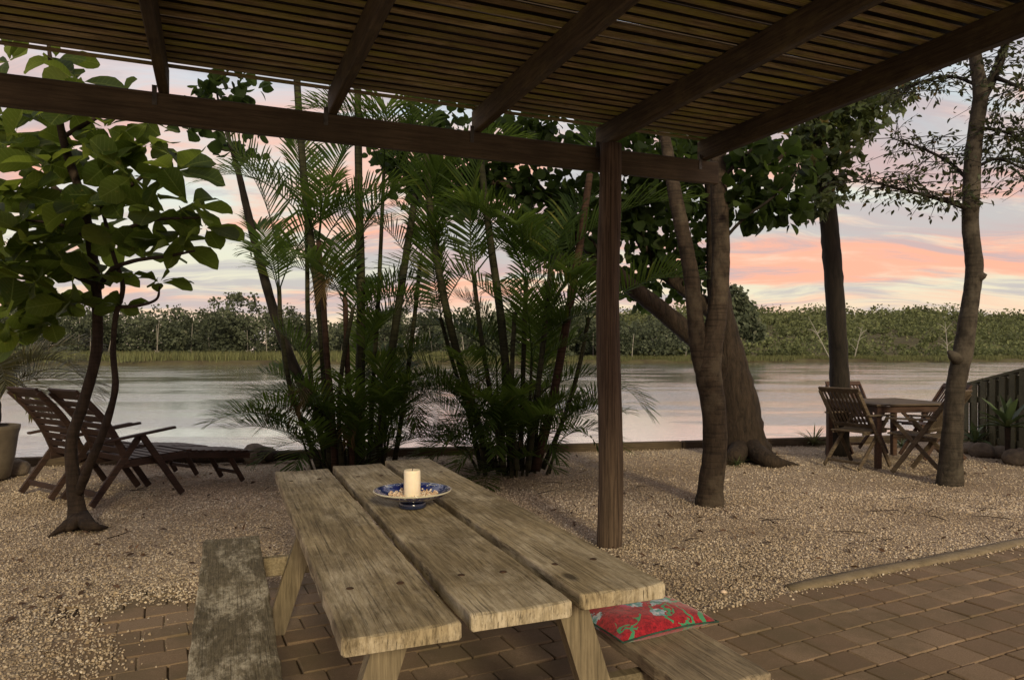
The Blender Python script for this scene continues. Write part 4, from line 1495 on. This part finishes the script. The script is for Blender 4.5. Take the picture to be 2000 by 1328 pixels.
# slender sapling with round leaves that leans over the left palms
b0 = Vector((-1.95, 8.35, 0))
T2 = tree_root('sapling', 'slender leaning sapling with round leaves left of the palms', b0)
mb = MB()
D2 = 8.35
path = [b0, P(640, 830, D2), P(585, 740, D2), P(545, 640, D2), P(510, 520, D2), P(485, 420, D2), P(464, 330, D2), P(445, 265, D2), P(430, 215, D2), P(420, 160, D2)]
limb(mb, rel(T2, path), [0.075, 0.07, 0.065, 0.06, 0.052, 0.045, 0.036, 0.024, 0.016, 0.008], 10, 6, 0.03, 0.04)
mb.build('trunk', BK['dark'], T2, smooth=True)
for pts in ([P(466, 335, D2), P(455, 300, D2 - .1), P(432, 292, D2 - .1)], [P(446, 270, D2), P(470, 250, D2), P(500, 240, D2)], [P(440, 250, D2), P(400, 240, D2), P(360, 250, D2)], [P(464, 330, D2), P(490, 305, D2), P(500, 290, D2)]):
    m = MB()
    limb(m, rel(T2, pts), [0.012, 0.009, 0.005], 6, 4)
    m.build('branch', BK['dark'], T2, smooth=True)
leaf_set(T2, [P(365, 250, D2), P(400, 245, D2), P(450, 300, D2), P(490, 285, D2), P(430, 200, D2), P(480, 235, D2), P(505, 250, D2), P(460, 170, D2), P(395, 190, D2)],
         [(.16, .16, .12), (.2, .2, .12), (.14, .15, .14), (.16, .18, .14), (.3, .3, .18), (.2, .2, .1), (.14, .14, .1), (.3, .3, .2), (.25, .3, .15)], 150, ROUND_LEAF, 0.15, LF['hibiscus'], 60, 21)

# old thick hibiscus at the wall and the ringed forked tree in front of it
b0 = G(1452, 893)
T4 = tree_root('old_tree', 'thick rough-barked old tree with a spreading round-leaved crown by the water', b0)
D4 = b0.y
mb = MB()
limb(mb, rel(T4, [P(1458, 905, D4), P(1450, 850, D4), P(1440, 770, D4), P(1425, 690, D4), P(1408, 610, D4), P(1400, 520, D4), P(1398, 430, D4), P(1390, 330, D4), P(1380, 220, D4), P(1370, 120, D4)]),
     [0.38, 0.28, 0.235, 0.185, 0.15, 0.13, 0.12, 0.10, 0.08, 0.05], 18, 7, 0.05, 0.03)
for (u, v, r_) in ((1570, 912, .04), (1395, 900, .05), (1525, 888, .05)):
    limb(mb, rel(T4, [P(1455, 868, D4), G((u + 1455 * 1.6) / 2.6, 892 + (v - 892) * .3, .07), G((u * 2 + 1455) / 3, 892 + (v - 892) * .7, .01), G(u, v, -.035)]), [0.16, 0.10, 0.055, 0.015], 10, 5, .06)
mb.build('trunk', BK['rough'], T4, smooth=True)
for pts, rads in (
    ([P(1425, 720, D4), P(1350, 655, D4 - .1), P(1290, 605, D4 - .2), P(1215, 545, D4 - .3), P(1130, 460, D4 - .2), P(1070, 390, D4), P(1020, 330, D4 + .2)], [0.15, 0.125, 0.115, 0.10, 0.085, 0.065, 0.04]),
    ([P(1405, 620, D4), P(1350, 575, D4 + .2), P(1280, 515, D4 + .3), P(1240, 440, D4 + .3), P(1230, 350, D4 + .3)], [0.11, 0.095, 0.08, 0.06, 0.04]),
    ([P(1215, 545, D4 - .3), P(1150, 520, D4 - .3), P(1080, 500, D4 - .2), P(1010, 470, D4)], [0.09, 0.07, 0.05, 0.03]),
    ([P(1398, 440, D4), P(1440, 380, D4 - .1), P(1500, 330, D4 - .2), P(1560, 270, D4 - .3)], [0.08, 0.06, 0.04, 0.02]),
    ([P(1070, 390, D4), P(980, 360, D4), P(880, 340, D4 + .1), P(790, 320, D4 + .2)], [0.06, 0.05, 0.035, 0.015]),
):
    m = MB()
    limb(m, rel(T4, pts), rads, 12, 6, 0.04, 0.04)
    m.build('limb', BK['rough'], T4, smooth=True)
blob = [(770, 300, 45, 40, 0), (830, 350, 60, 50, 0), (900, 370, 60, 55, 0), (960, 330, 80, 60, .2), (1040, 370, 90, 80, 0), (1130, 400, 90, 100, -.3), (1230, 400, 90, 100, 0), (1290, 480, 80, 80, .3),
        (1340, 380, 80, 90, .4), (1250, 560, 60, 40, .5), (1130, 500, 70, 60, .5), (1060, 470, 60, 50, .6), (1350, 530, 50, 60, .5), (880, 260, 90, 40, 0), (1040, 250, 90, 50, 0), (1200, 270, 100, 50, 0), (1330, 280, 90, 50, 0), (1290, 330, 70, 50, -.6)]
leaf_set(T4, [P(u, v, D4 + dd) for u, v, a, c, dd in blob], [(a / F * D4 * 1.15, 0.6, c / F * D4 * 1.15) for u, v, a, c, dd in blob], 4000, ROUND_LEAF, 0.13, LF['hibiscus'], 150, 22, 0.5, 0.1)

b0 = G(1385, 983)
T3 = tree_root('forked_tree', 'ring-barked tree forking into two upright stems beside the pergola end', b0)
D3 = b0.y
mb = MB()
limb(mb, rel(T3, [P(1385, 995, D3), P(1388, 950, D3), P(1396, 880, D3), P(1394, 800, D3), P(1384, 730, D3), P(1388, 680, D3), P(1402, 600, D3), P(1408, 500, D3), P(1406, 420, D3), P(1402, 330, D3), P(1400, 230, D3), P(1395, 120, D3)]),
     [0.135, 0.112, 0.105, 0.108, 0.118, 0.105, 0.085, 0.078, 0.076, 0.072, 0.06, 0.04], 16, 7, 0.025, 0.03)
mb.build('trunk', BK['ringed'], T3, smooth=True)
m = MB()
limb(m, rel(T3, [P(1380, 740, D3), P(1366, 690, D3), P(1358, 620, D3 - .03), P(1350, 540, D3 - .05), P(1335, 460, D3 - .05), P(1320, 390, D3 - .05), P(1308, 320, D3), P(1290, 220, D3)]), [0.085, 0.078, 0.072, 0.068, 0.066, 0.064, 0.055, 0.04], 14, 7, 0.025, 0.03)
m.build('stem', BK['ringed'], T3, smooth=True)
for pts, rads in (([P(1412, 470, D3), P(1455, 425, D3 - .1), P(1510, 385, D3 - .2), P(1560, 330, D3 - .2)], [0.016, 0.014, 0.011, 0.006]),
                  ([P(1408, 350, D3), P(1450, 310, D3 - .1), P(1500, 260, D3 - .2)], [0.02, 0.015, 0.008])):
    m = MB()
    limb(m, rel(T3, pts), rads, 8, 6)
    m.build('branch', BK['dark'], T3, smooth=True)
blob = [(1470, 340, 50, 45), (1520, 390, 55, 40), (1555, 340, 40, 60), (1480, 430, 40, 25), (1440, 380, 30, 50), (1550, 420, 35, 20), (1500, 290, 50, 35), (1440, 300, 30, 30)]
leaf_set(T3, [P(u, v, D3) for u, v, a, c in blob], [(a / F * D3, 0.35, c / F * D3) for u, v, a, c in blob], 330, ROUND_LEAF, 0.12, LF['hibiscus'], 150, 23, 0.5, 0.15)

# straight dark trunk behind the teak set, with lobed leaves
b0 = Vector((4.33, 9.55, 0))
T5 = tree_root('straight_tree', 'straight dark trunk with lobed leaves rising behind the teak table', b0)
D5 = 9.55
mb = MB()
limb(mb, rel(T5, [b0 + Vector((0, 0, -.05)), P(1640, 800, D5), P(1638, 700, D5), P(1632, 600, D5), P(1625, 500, D5), P(1615, 400, D5), P(1600, 320, D5), P(1590, 240, D5), P(1585, 120, D5)]), [0.15, 0.125, 0.12, 0.12, 0.118, 0.116, 0.10, 0.08, 0.05], 14, 7, 0.04, 0.04)
mb.build('trunk', BK['dark'], T5, smooth=True)
blob = [(1610, 360, 45, 60, -.1), (1640, 300, 45, 60, -.1), (1570, 310, 40, 60, 0), (1620, 250, 60, 40, 0), (1580, 250, 50, 40, 0), (1680, 240, 50, 40, 0), (1650, 200, 90, 40, 0), (1720, 190, 60, 30, 0), (1600, 400, 30, 25, -.2)]
leaf_set(T5, [P(u, v, D5 + dd) for u, v, a, c, dd in blob], [(a / F * D5, 0.5, c / F * D5) for u, v, a, c, dd in blob], 1150, LOBED, 0.14, LF['star'], 60, 24, 0.3, 0.1)

# crooked grey trunk on the right with fine sparse leaves
b0 = G(1855, 943)
T6 = tree_root('crooked_tree', 'crooked grey trunk with sparse small leaves at the yard corner', b0)
D6 = b0.y
mb = MB()
limb(mb, rel(T6, [P(1855, 952, D6), P(1857, 900, D6), P(1862, 820, D6), P(1866, 760, D6), P(1880, 690, D6), P(1888, 640, D6), P(1898, 570, D6), P(1903, 520, D6), P(1895, 440, D6), P(1897, 380, D6), P(1900, 310, D6), P(1908, 240, D6), P(1915, 180, D6), P(1905, 110, D6), P(1900, 0, D6)]),
     [0.135, 0.108, 0.096, 0.088, 0.095, 0.088, 0.079, 0.085, 0.077, 0.082, 0.078, 0.075, 0.07, 0.06, 0.045], 16, 6, 0.03, 0.03)
for (u, v, r_) in ((1862, 695, .05), (1905, 535, .03), (1893, 400, .03)):
    p = P(u, v, D6 - .03)
    mb.tube(rel(T6, [p + Vector((.06, 0, -.05)), p + Vector((0, 0, 0)), p + Vector((-.05, 0, .05))]), [0.07, 0.055, 0.02], 8)
mb.build('trunk', BK['grey'], T6, smooth=True)
brs = [([P(1893, 408, D6), P(1855, 395, D6 - .1), P(1800, 380, D6 - .15), P(1740, 365, D6 - .2), P(1690, 350, D6 - .2)], [.03, .025, .018, .012, .006]),
       ([P(1890, 350, D6), P(1850, 315, D6 + .2), P(1800, 290, D6 + .3), P(1740, 270, D6 + .4)], [.022, .018, .012, .006]),
       ([P(1912, 200, D6), P(1945, 140, D6), P(1965, 80, D6 - .1), P(1975, 10, D6 - .2)], [.06, .05, .04, .025]),
       ([P(1905, 250, D6), P(1950, 255, D6 - .1), P(1995, 270, D6 - .2), P(2060, 290, D6 - .3)], [.02, .016, .012, .008]),
       ([P(1900, 330, D6), P(1950, 310, D6 + .3), P(2000, 330, D6 + .5), P(2060, 340, D6 + .6)], [.02, .016, .012, .006]),
       ([P(1915, 170, D6), P(1860, 150, D6 + .2), P(1800, 160, D6 + .3), P(1750, 190, D6 + .4)], [.022, .018, .012, .006]),
       ([P(1940, 150, D6), P(1990, 170, D6 - .3), P(2040, 190, D6 - .5)], [.025, .018, .01])]
rg = np.random.default_rng(77)
LP_, LD_ = [], []
for pts, rads in brs:
    m = MB()
    limb(m, rel(T6, pts), rads, 8, 5, 0.03, 0.1)
    sp = spline(pts, 8)
    for k in range(len(sp)):
        if k < 6:
            continue
        for j in range(3):
            a = sp[k]
            dv = Vector((float(np.clip(rg.normal(), -1.5, 1.5)) * .30, float(np.clip(rg.normal(), -1.5, 1.5)) * .35, float(np.clip(rg.normal(), -1.3, 1.3)) * .16))
            e = a + dv
            mid = a.lerp(e, .5) + Vector((0, 0, .03))
            m.tube(rel(T6, [a, mid, e]), [.005, .004, .002], 4, False)
            nl = int(rg.integers(4, 9))
            dens = 1.5 if a.x > 4.7 else 1.0
            for q in range(int(nl * dens)):
                f = rg.uniform(.25, 1.05)
                LP_.append(tuple(a.lerp(e, f) + Vector(rg.normal(size=3) * .035)))
                LD_.append(tuple(dv.normalized() + Vector(rg.normal(size=3) * .7)))
    m.build('branch', BK['dark'], T6, smooth=True)
LP_, LD_ = np.array(LP_), np.array(LD_)
sz = rg.uniform(.045, .082, len(LP_))
put_leaves(T6, frames(LD_ + np.array([0, 0, -.3]), rg.normal(size=LP_.shape) * .6 + np.array([0, 0, .7]), sz), LP_, sz, SMALL_LEAF, LF['fine'], 0)


# ------------------------------------------------------------------ palms
def frond_mesh(name, Lf, rise, droop, nl, ll, seed, mat, stalk=0.18, width=0.030, vee=0.45):
    """a pinnate frond: local +z up, growing out along +x; rise = start angle above level"""
    rg = random.Random(seed)
    V, T = [], []
    n = 26
    p = Vector((0, 0, 0))
    pts, tans = [], []
    for i in range(n + 1):
        f = i / n
        e = rise - droop * f ** 1.5
        t = Vector((math.cos(e), 0, math.sin(e)))
        pts.append(p.copy())
        tans.append(t)
        p = p + t * (Lf / n)
    # rachis, three-sided
    for i in range(n + 1):
        w = 0.011 * (1 - 0.85 * i / n)
        t = tans[i]
        up = Vector((-t.z, 0, t.x))
        for a in (90, 210, 330):
            V.append(tuple(pts[i] + up * w * math.sin(R(a)) + Vector((0, 1, 0)) * w * math.cos(R(a))))
    for i in range(n):
        for k in range(3):
            a, b2 = i * 3 + k, i * 3 + (k + 1) % 3
            T += [(a, b2, b2 + 3), (a, b2 + 3, a + 3)]
    for k in range(nl):
        f = stalk + (1 - stalk) * (k + 0.5) / nl
        i = min(int(f * n), n - 1)
        fr = f * n - i
        c = pts[i].lerp(pts[i + 1], fr)
        t = tans[i]
        up = Vector((-t.z, 0, t.x))
        g = (f - stalk) / (1 - stalk)
        ln = ll * (0.45 + 1.1 * math.sin(math.pi * (0.12 + 0.80 * g)) * 0.55) * rg.uniform(.88, 1.08)
        sw = R(62 - 40 * g)          # angle from the rachis
        for sy in (-1, 1):
            dr = (t * math.cos(sw) + Vector((0, sy, 0)) * math.sin(sw) + up * vee * rg.uniform(.6, 1.2)).normalized()
            dr = (dr + Vector((0, rg.uniform(-.08, .08), rg.uniform(-.08, .08)))).normalized()
            wv = dr.cross(up).normalized() * (width / 2)
            o = len(V)
            sag = Vector((0, 0, -1))
            q0, q1_, q2_ = c, c + dr * ln * .45 + sag * ln * .01, c + dr * ln * .8 + sag * ln * .06
            q3_ = c + dr * ln + sag * ln * .14
            V += [tuple(q0 - wv * .4), tuple(q0 + wv * .4), tuple(q1_ - wv), tuple(q1_ + wv), tuple(q2_ - wv * .75), tuple(q2_ + wv * .75), tuple(q3_)]
            T += [(o, o + 1, o + 3), (o, o + 3, o + 2), (o + 2, o + 3, o + 5), (o + 2, o + 5, o + 4), (o + 4, o + 5, o + 6)]
    return tri_mesh(name, np.array(V), np.array(T), mat)


FR = [frond_mesh('frond', 1.65, R(r_), R(d_), 34, .52, i, LF['palm'], .18, .027, v_) for i, (r_, d_, v_) in enumerate(((78, 62, .5), (66, 72, .45), (55, 62, .4), (72, 95, .35), (44, 58, .5), (82, 48, .6)))]


LF['dry'] = leaf_mat('dry_leaflet', (0.06, 0.04, 0.018), (0.13, 0.09, 0.04), None, 0.25, (0.16, 0.11, 0.05), 0.7, 0.1)
DRY = frond_mesh('frond', 1.3, R(25), R(95), 26, .38, 91, LF['dry'], .2, .018, .2)


def palm_clump(base, label, stems, shoots, seed):
    t = thing('palm_clump', label, 'palm', base, 0, 'clumps of cane palms by the water')
    rg = random.Random(seed)
    for (path, r0, kind, nf, scale) in stems:
        m = MB()
        pts = rel(t, path)
        limb(m, pts, [r0 * 1.25, r0, r0, r0 * .9] + [r0 * .8] * max(0, len(pts) - 4), 9, 7, 0.02, 0.02)
        stem = m.build('stem', BK['cane_red'] if kind else BK['cane'], t, smooth=True)
        tip = pts[-1]
        tv_ = (pts[-1] - pts[-2]).normalized()
        a0 = rg.uniform(0, 6)
        for k in range(nf):
            o = link('frond', rg.choice(FR), stem)
            az = a0 + k * 2.4 + rg.uniform(-.3, .3)
            sc = scale * rg.uniform(.8, 1.15)
            q = Vector((0, 0, 1)).rotation_difference(tv_).to_matrix()
            o.matrix_local = Matrix.Translation(tip - tv_ * (0.04 * k)) @ (q @ Matrix.Rotation(az, 3, 'Z') @ Matrix.Rotation(rg.uniform(-.25, .3), 3, 'Y') * sc).to_4x4()
    for k in range(5):
        st_ = stems[k % len(stems)]
        q = rel(t, st_[0])
        f = rg.uniform(.25, .6)
        i = int(f * (len(q) - 1))
        o = link('dry_frond', DRY, t)
        o['label'] = 'brown dead frond hanging in the clump'
        o.matrix_local = Matrix.Translation(q[i].lerp(q[i + 1], .3)) @ (Matrix.Rotation(rg.uniform(0, 6.28), 3, 'Z') @ Matrix.Rotation(rg.uniform(.2, .9), 3, 'Y') * rg.uniform(.45, .75)).to_4x4()
    for (n, rad, z0, z1, scale) in shoots:
        for k in range(n):
            az = rg.uniform(0, 2 * math.pi)
            rr_ = rad * math.sqrt(rg.random())
            q = Vector((math.cos(az) * rr_, math.sin(az) * rr_ * .7, 0))
            z = rg.uniform(z0, z1)
            m = MB()
            top_ = Vector((q.x * 1.35, q.y * 1.35, z))
            m.tube([q, q.lerp(top_, .5), top_], [.017, .014, .008], 6, False)
            shoot = m.build('shoot', BK['cane'], t)
            for j in range(rg.choice((2, 3))):
                o = link('frond', rg.choice(FR), shoot)
                sc = scale * rg.uniform(.7, 1.15)
                o.matrix_local = Matrix.Translation(top_ - Vector((0, 0, .04 * j))) @ (Matrix.Rotation(az + rg.uniform(-1.1, 1.1), 3, 'Z') @ Matrix.Rotation(rg.uniform(.0, .85) if z < 1.0 else rg.uniform(-.1, .5), 3, 'Y') * sc).to_4x4()
    return t


bA = G(690, 922)
dA = bA.y


def PP(lst, d):
    return [P(u, v, d) for u, v in lst]


stA = [
    (PP([(650, 918), (640, 800), (625, 600), (602, 430), (586, 250), (575, 60)], dA - .15), .048, 0, 4, 1.0),
    (PP([(702, 918), (704, 760), (705, 560), (701, 380), (699, 200), (697, 40)], dA), .050, 0, 4, 1.0),
    (PP([(655, 918), (648, 800), (638, 690), (630, 560), (622, 470)], dA - .3), .034, 1, 4, .85),
    (PP([(730, 918), (748, 800), (772, 640), (796, 480), (812, 380)], dA), .046, 0, 4, .95),
    (PP([(770, 905), (788, 790), (806, 650), (820, 520)], dA + .2), .026, 0, 4, .8),
    (PP([(690, 918), (684, 820), (678, 700), (674, 580)], dA - .35), .030, 1, 4, .8),
    (PP([(625, 918), (600, 850), (568, 760), (550, 650), (545, 560)], dA - .1), .030, 0, 4, .85),
    (PP([(640, 915), (612, 780), (602, 640), (600, 520), (598, 440)], dA + .2), .028, 0, 3, .9),
    (PP([(720, 918), (728, 760), (738, 600), (745, 450), (750, 330)], dA + .3), .026, 0, 3, .9),
    (PP([(668, 918), (662, 820), (668, 720), (690, 600)], dA - .4), .024, 0, 4, .75),
]
palm_clump(bA, 'dense clump of cane palms behind the far left end of the picnic table', stA, [(24, .45, .10, .8, .62), (5, .3, .8, 1.5, .7)], 5)
bB = G(1000, 925)
dB = bB.y
stB = [
    (PP([(960, 918), (925, 800), (880, 640), (852, 500), (838, 380), (832, 290)], dB), .044, 0, 4, .95),
    (PP([(940, 918), (915, 810), (885, 710), (860, 620)], dB + .2), .024, 0, 4, .8),
    (PP([(1000, 918), (992, 780), (978, 620), (956, 460), (938, 300), (930, 150)], dB - .1), .046, 0, 4, 1.0),
    (PP([(1045, 918), (1075, 800), (1105, 640), (1132, 480), (1152, 340)], dB), .048, 1, 4, 1.0),
    (PP([(1015, 918), (1020, 780), (1024, 640), (1028, 540)], dB + .2), .028, 0, 4, .85),
    (PP([(985, 918), (960, 780), (940, 660), (925, 540)], dB - .25), .026, 0, 4, .85),
    (PP([(1030, 918), (1045, 800), (1062, 660), (1075, 520)], dB - .2), .030, 0, 4, .9),
    (PP([(1010, 918), (1004, 850), (1000, 730), (1005, 610)], dB - .35), .026, 0, 4, .8),
    (PP([(1060, 915), (1100, 820), (1130, 720), (1150, 620)], dB + .1), .026, 0, 4, .8),
]
palm_clump(bB, 'dense clump of cane palms between the table and the round post', stB, [(26, .42, .10, .9, .62), (8, .3, .8, 1.6, .72)], 6)

# planter pot and its arching palm at the left edge
pb0 = G(-24, 936)
pot = thing('planter_pot', 'tall tapered stoneware planter pot at the left edge', 'pot', pb0)
MB().lathe([(0.17, 0.0), (0.20, 0.02), (0.245, 0.25), (0.275, 0.48), (0.29, 0.53), (0.295, 0.57), (0.26, 0.575), (0.25, 0.52)], 36).build('body', M_POT, pot, smooth=True)
MB().lathe([(0.249, 0.50), (0.249, 0.522)], 30).build('soil', M_SOIL, pot)
dpm = thing('date_palm', 'olive feathery palm arching out of the planter pot', 'palm', pb0 + Vector((0, 0, .522)))
m = MB()
limb(m, [(0, 0, -0.02), (0, 0, .15), (.02, 0, .42)], [.10, .12, .09], 12, 4, .08)
m.build('stem', BK['rough'], dpm)
FD = [frond_mesh('frond', 1.25, R(r_), R(d_), 44, .30, 60 + i, LF['date'], .10, .017, .5) for i, (r_, d_) in enumerate(((60, 110), (45, 95), (75, 120)))]
rg = random.Random(9)
for k in range(22):
    o = link('frond', rg.choice(FD), dpm)
    az = k * 2.39 + rg.uniform(-.2, .2)
    o.matrix_local = Matrix.Translation((.02, 0, .42 - .01 * k)) @ (Matrix.Rotation(az, 3, 'Z') @ Matrix.Rotation(rg.uniform(-.25, .5), 3, 'Y') * rg.uniform(.8, 1.15)).to_4x4()


# ------------------------------------------------------------------ garden bed by the fence
AG = [grid_leaf([(0, .05), (.2, .07), (.5, .115), (.75, .095), (.92, .04), (1.0, 0)], f, c) for f, c in ((.5, .25), (.6, .45), (.4, .1))]


def rosette(base, label, n, size, mat, seed, name='succulent', tm=None, stalk=0.0):
    t = thing(name, label, 'plant', base)
    rg = random.Random(seed)
    mss = [tri_mesh('leaf', np.array(v_), np.array(t_), mat) for v_, t_ in (tm or AG)]
    if stalk:
        MB().tube([(0, 0, -.02), (0, 0, stalk * .5), (0, 0, stalk)], [.03, .03, .035], 8).build('stem', BK['brown'], t)
    for k in range(n):
        a = k * 2.399
        el = 0.2 + 1.15 * (k / n) + rg.uniform(-.15, .15)
        dr = Vector((math.cos(a) * math.cos(el), math.sin(a) * math.cos(el), math.sin(el)))
        y = Vector((0, 0, 1)).cross(dr).normalized()
        z = dr.cross(y)
        o = link('leaf', rg.choice(mss), t)
        o.matrix_local = Matrix.Translation((0, 0, stalk)) @ (Matrix((dr, y, z)).transposed() * (size * rg.uniform(.75, 1.1))).to_4x4()


rosette(P(1968, 815, 8.9).xy.to_3d(), 'large pale green succulent rosette in front of the fence', 18, .42, LF['agave'], 1, stalk=.42)
rosette(G(1905, 878), 'smaller blue-green succulent at the foot of the crooked trunk', 14, .34, LF['agave'], 2, stalk=.10)
rosette(Vector((6.45, 8.1, 0)), 'succulent rosette at the very edge of the picture by the fence', 14, .40, LF['agave'], 3, stalk=.3)
STR = [grid_leaf([(0, .018), (.3, .03), (.7, .025), (1.0, 0)], .4, c) for c in (.3, .6, .9)]
rosette(G(1972, 885), 'yellow-green strappy plant low among the rocks', 34, .30, LF['strap'], 4, 'strap_plant', STR)
rosette(G(1940, 880), 'small yellowish strappy tuft beside the larger strappy plant', 22, .20, LF['strap'], 5, 'strap_plant', STR)
rosette(G(1440, 908), 'small green weed at the root of the old tree', 26, .17, LF['agave'], 6, 'weed', STR)
rosette(G(1590, 868), 'tuft of thin grass growing on the sea wall', 46, .34, LF['reed'], 7, 'grass_tuft', STR)
rosette(G(1760, 872), 'low green grass tuft under the teak table by the wall', 40, .22, LF['agave'], 8, 'grass_tuft', STR)


def rock(base, sx, sy, sz, seed, label):
    rg = np.random.default_rng(seed)
    import bmesh
    bm = bmesh.new()
    bmesh.ops.create_icosphere(bm, subdivisions=3, radius=1)
    ph = rg.uniform(0, 6, 9)
    for q in bm.verts:
        c = q.co
        k = 1 + .13 * math.sin(2.3 * c.x + ph[0]) * math.sin(2.7 * c.y + ph[1]) + .08 * math.sin(5 * c.z + ph[2]) * math.sin(4 * c.x + ph[3]) + .04 * math.sin(9 * c.y + ph[4])
        q.co = Vector((c.x * sx * k, c.y * sy * k, max(c.z * sz * k, -sz * .5) + sz * .4))
    me = bpy.data.meshes.new('rock')
    bm.to_mesh(me)
    bm.free()
    me.materials.append(M_ROCK)
    me.shade_smooth()
    o = link('rock', me, None, base, (0, 0, rg.uniform(0, 3)))
    return tag(o, label, 'rock', 'rocks edging the garden bed' if seed < 50 else None)


for i, (u, v, s_, lab) in enumerate(((1892, 883, .15, 'grey rock closest to the crooked trunk in the bed edging'), (1922, 890, .19, 'rounded dark rock second from the crooked trunk'),
                                (1955, 893, .16, 'flat-topped dark rock third from the crooked trunk'), (1988, 905, .2, 'broad brown rock in the bed edging at the picture edge'),
                                (2012, 893, .18, 'rock behind the broad brown one at the picture edge'), (1940, 878, .13, 'small rock set behind the edging under the strappy tuft'))):
    rock(G(u, v), s_, s_ * .8, s_ * .62, 20 + i, lab)
rock(G(505, 901), .22, .18, .15, 60, 'rounded brown rock by the wall left of the palms')
rock(G(22, 925), .2, .16, .13, 61, 'low rock beside the planter pot')

# driftwood log behind the loungers
lg = MB()
limb(lg, [(0, 0, .07), (.5, .05, .09), (1.1, .1, .08), (1.7, .22, .07)], [.06, .085, .08, .05], 10, 5, .08, .06)
o = lg.build('log', BK['rough'], None, smooth=True, loc=G(300, 906))
tag(o, 'weathered log lying along the wall behind the loungers', 'log')

# ------------------------------------------------------------------ leaf litter and small finds
rg = np.random.default_rng(15)
n = 900
u = rg.uniform(-50, 2050, n)
v = 885 + 330 * rg.random(n) ** 1.3
d = F * H / (v - CV)
x = (u - CU) / F * d
s = x * pb.x + d * pb.y
tt_ = x * pa.x + d * pa.y
k = np.array([not in_patio(a, b2) for a, b2 in zip(s, tt_)]) & (d < 9.5 + .197 * x)
pos = np.column_stack([x, d, np.full(n, .010)])[k]
m_ = frames(rg.normal(size=pos.shape) * np.array([1, 1, .15]), rg.normal(size=pos.shape) * .35 + np.array([0, 0, 1.0]), rg.uniform(.02, .065, len(pos)))
V, T = tile(SMALL_LEAF[0], SMALL_LEAF[1], m_, pos)
o = link('leaf_litter', tri_mesh('leaf_litter', V, T, LF['dead']))
tag(o, 'small brown fallen leaves strewn over the gravel', 'leaves', kind='stuff')
tw = MB()
for i in range(46):
    p = G(rg.uniform(0, 2000), rg.uniform(890, 1060))
    if p.y > wall_y(p.x) - .2:
        continue
    a = rg.uniform(0, 3.14)
    l_ = rg.uniform(.06, .28)
    e = Vector((math.cos(a), math.sin(a), 0)) * l_
    tw.tube([p + Vector((0, 0, .006)), p + e * .5 + Vector((rg.normal() * .015, rg.normal() * .015, .012)), p + e + Vector((0, 0, .005))], [.004, .0035, .002], 5, False)
o = tw.build('twigs', BK['brown'])
tag(o, 'thin dry twigs scattered across the gravel', 'twigs', kind='stuff')
sh = MB().lathe([(.001, .013), (.008, .012), (.016, .006), (.019, 0)], 14)
o = sh.build('shell', M_SHELL, None, smooth=True, loc=G(1413, 1156, .004))
tag(o, 'tiny orange and white shell on the gravel beyond the cushion', 'shell')
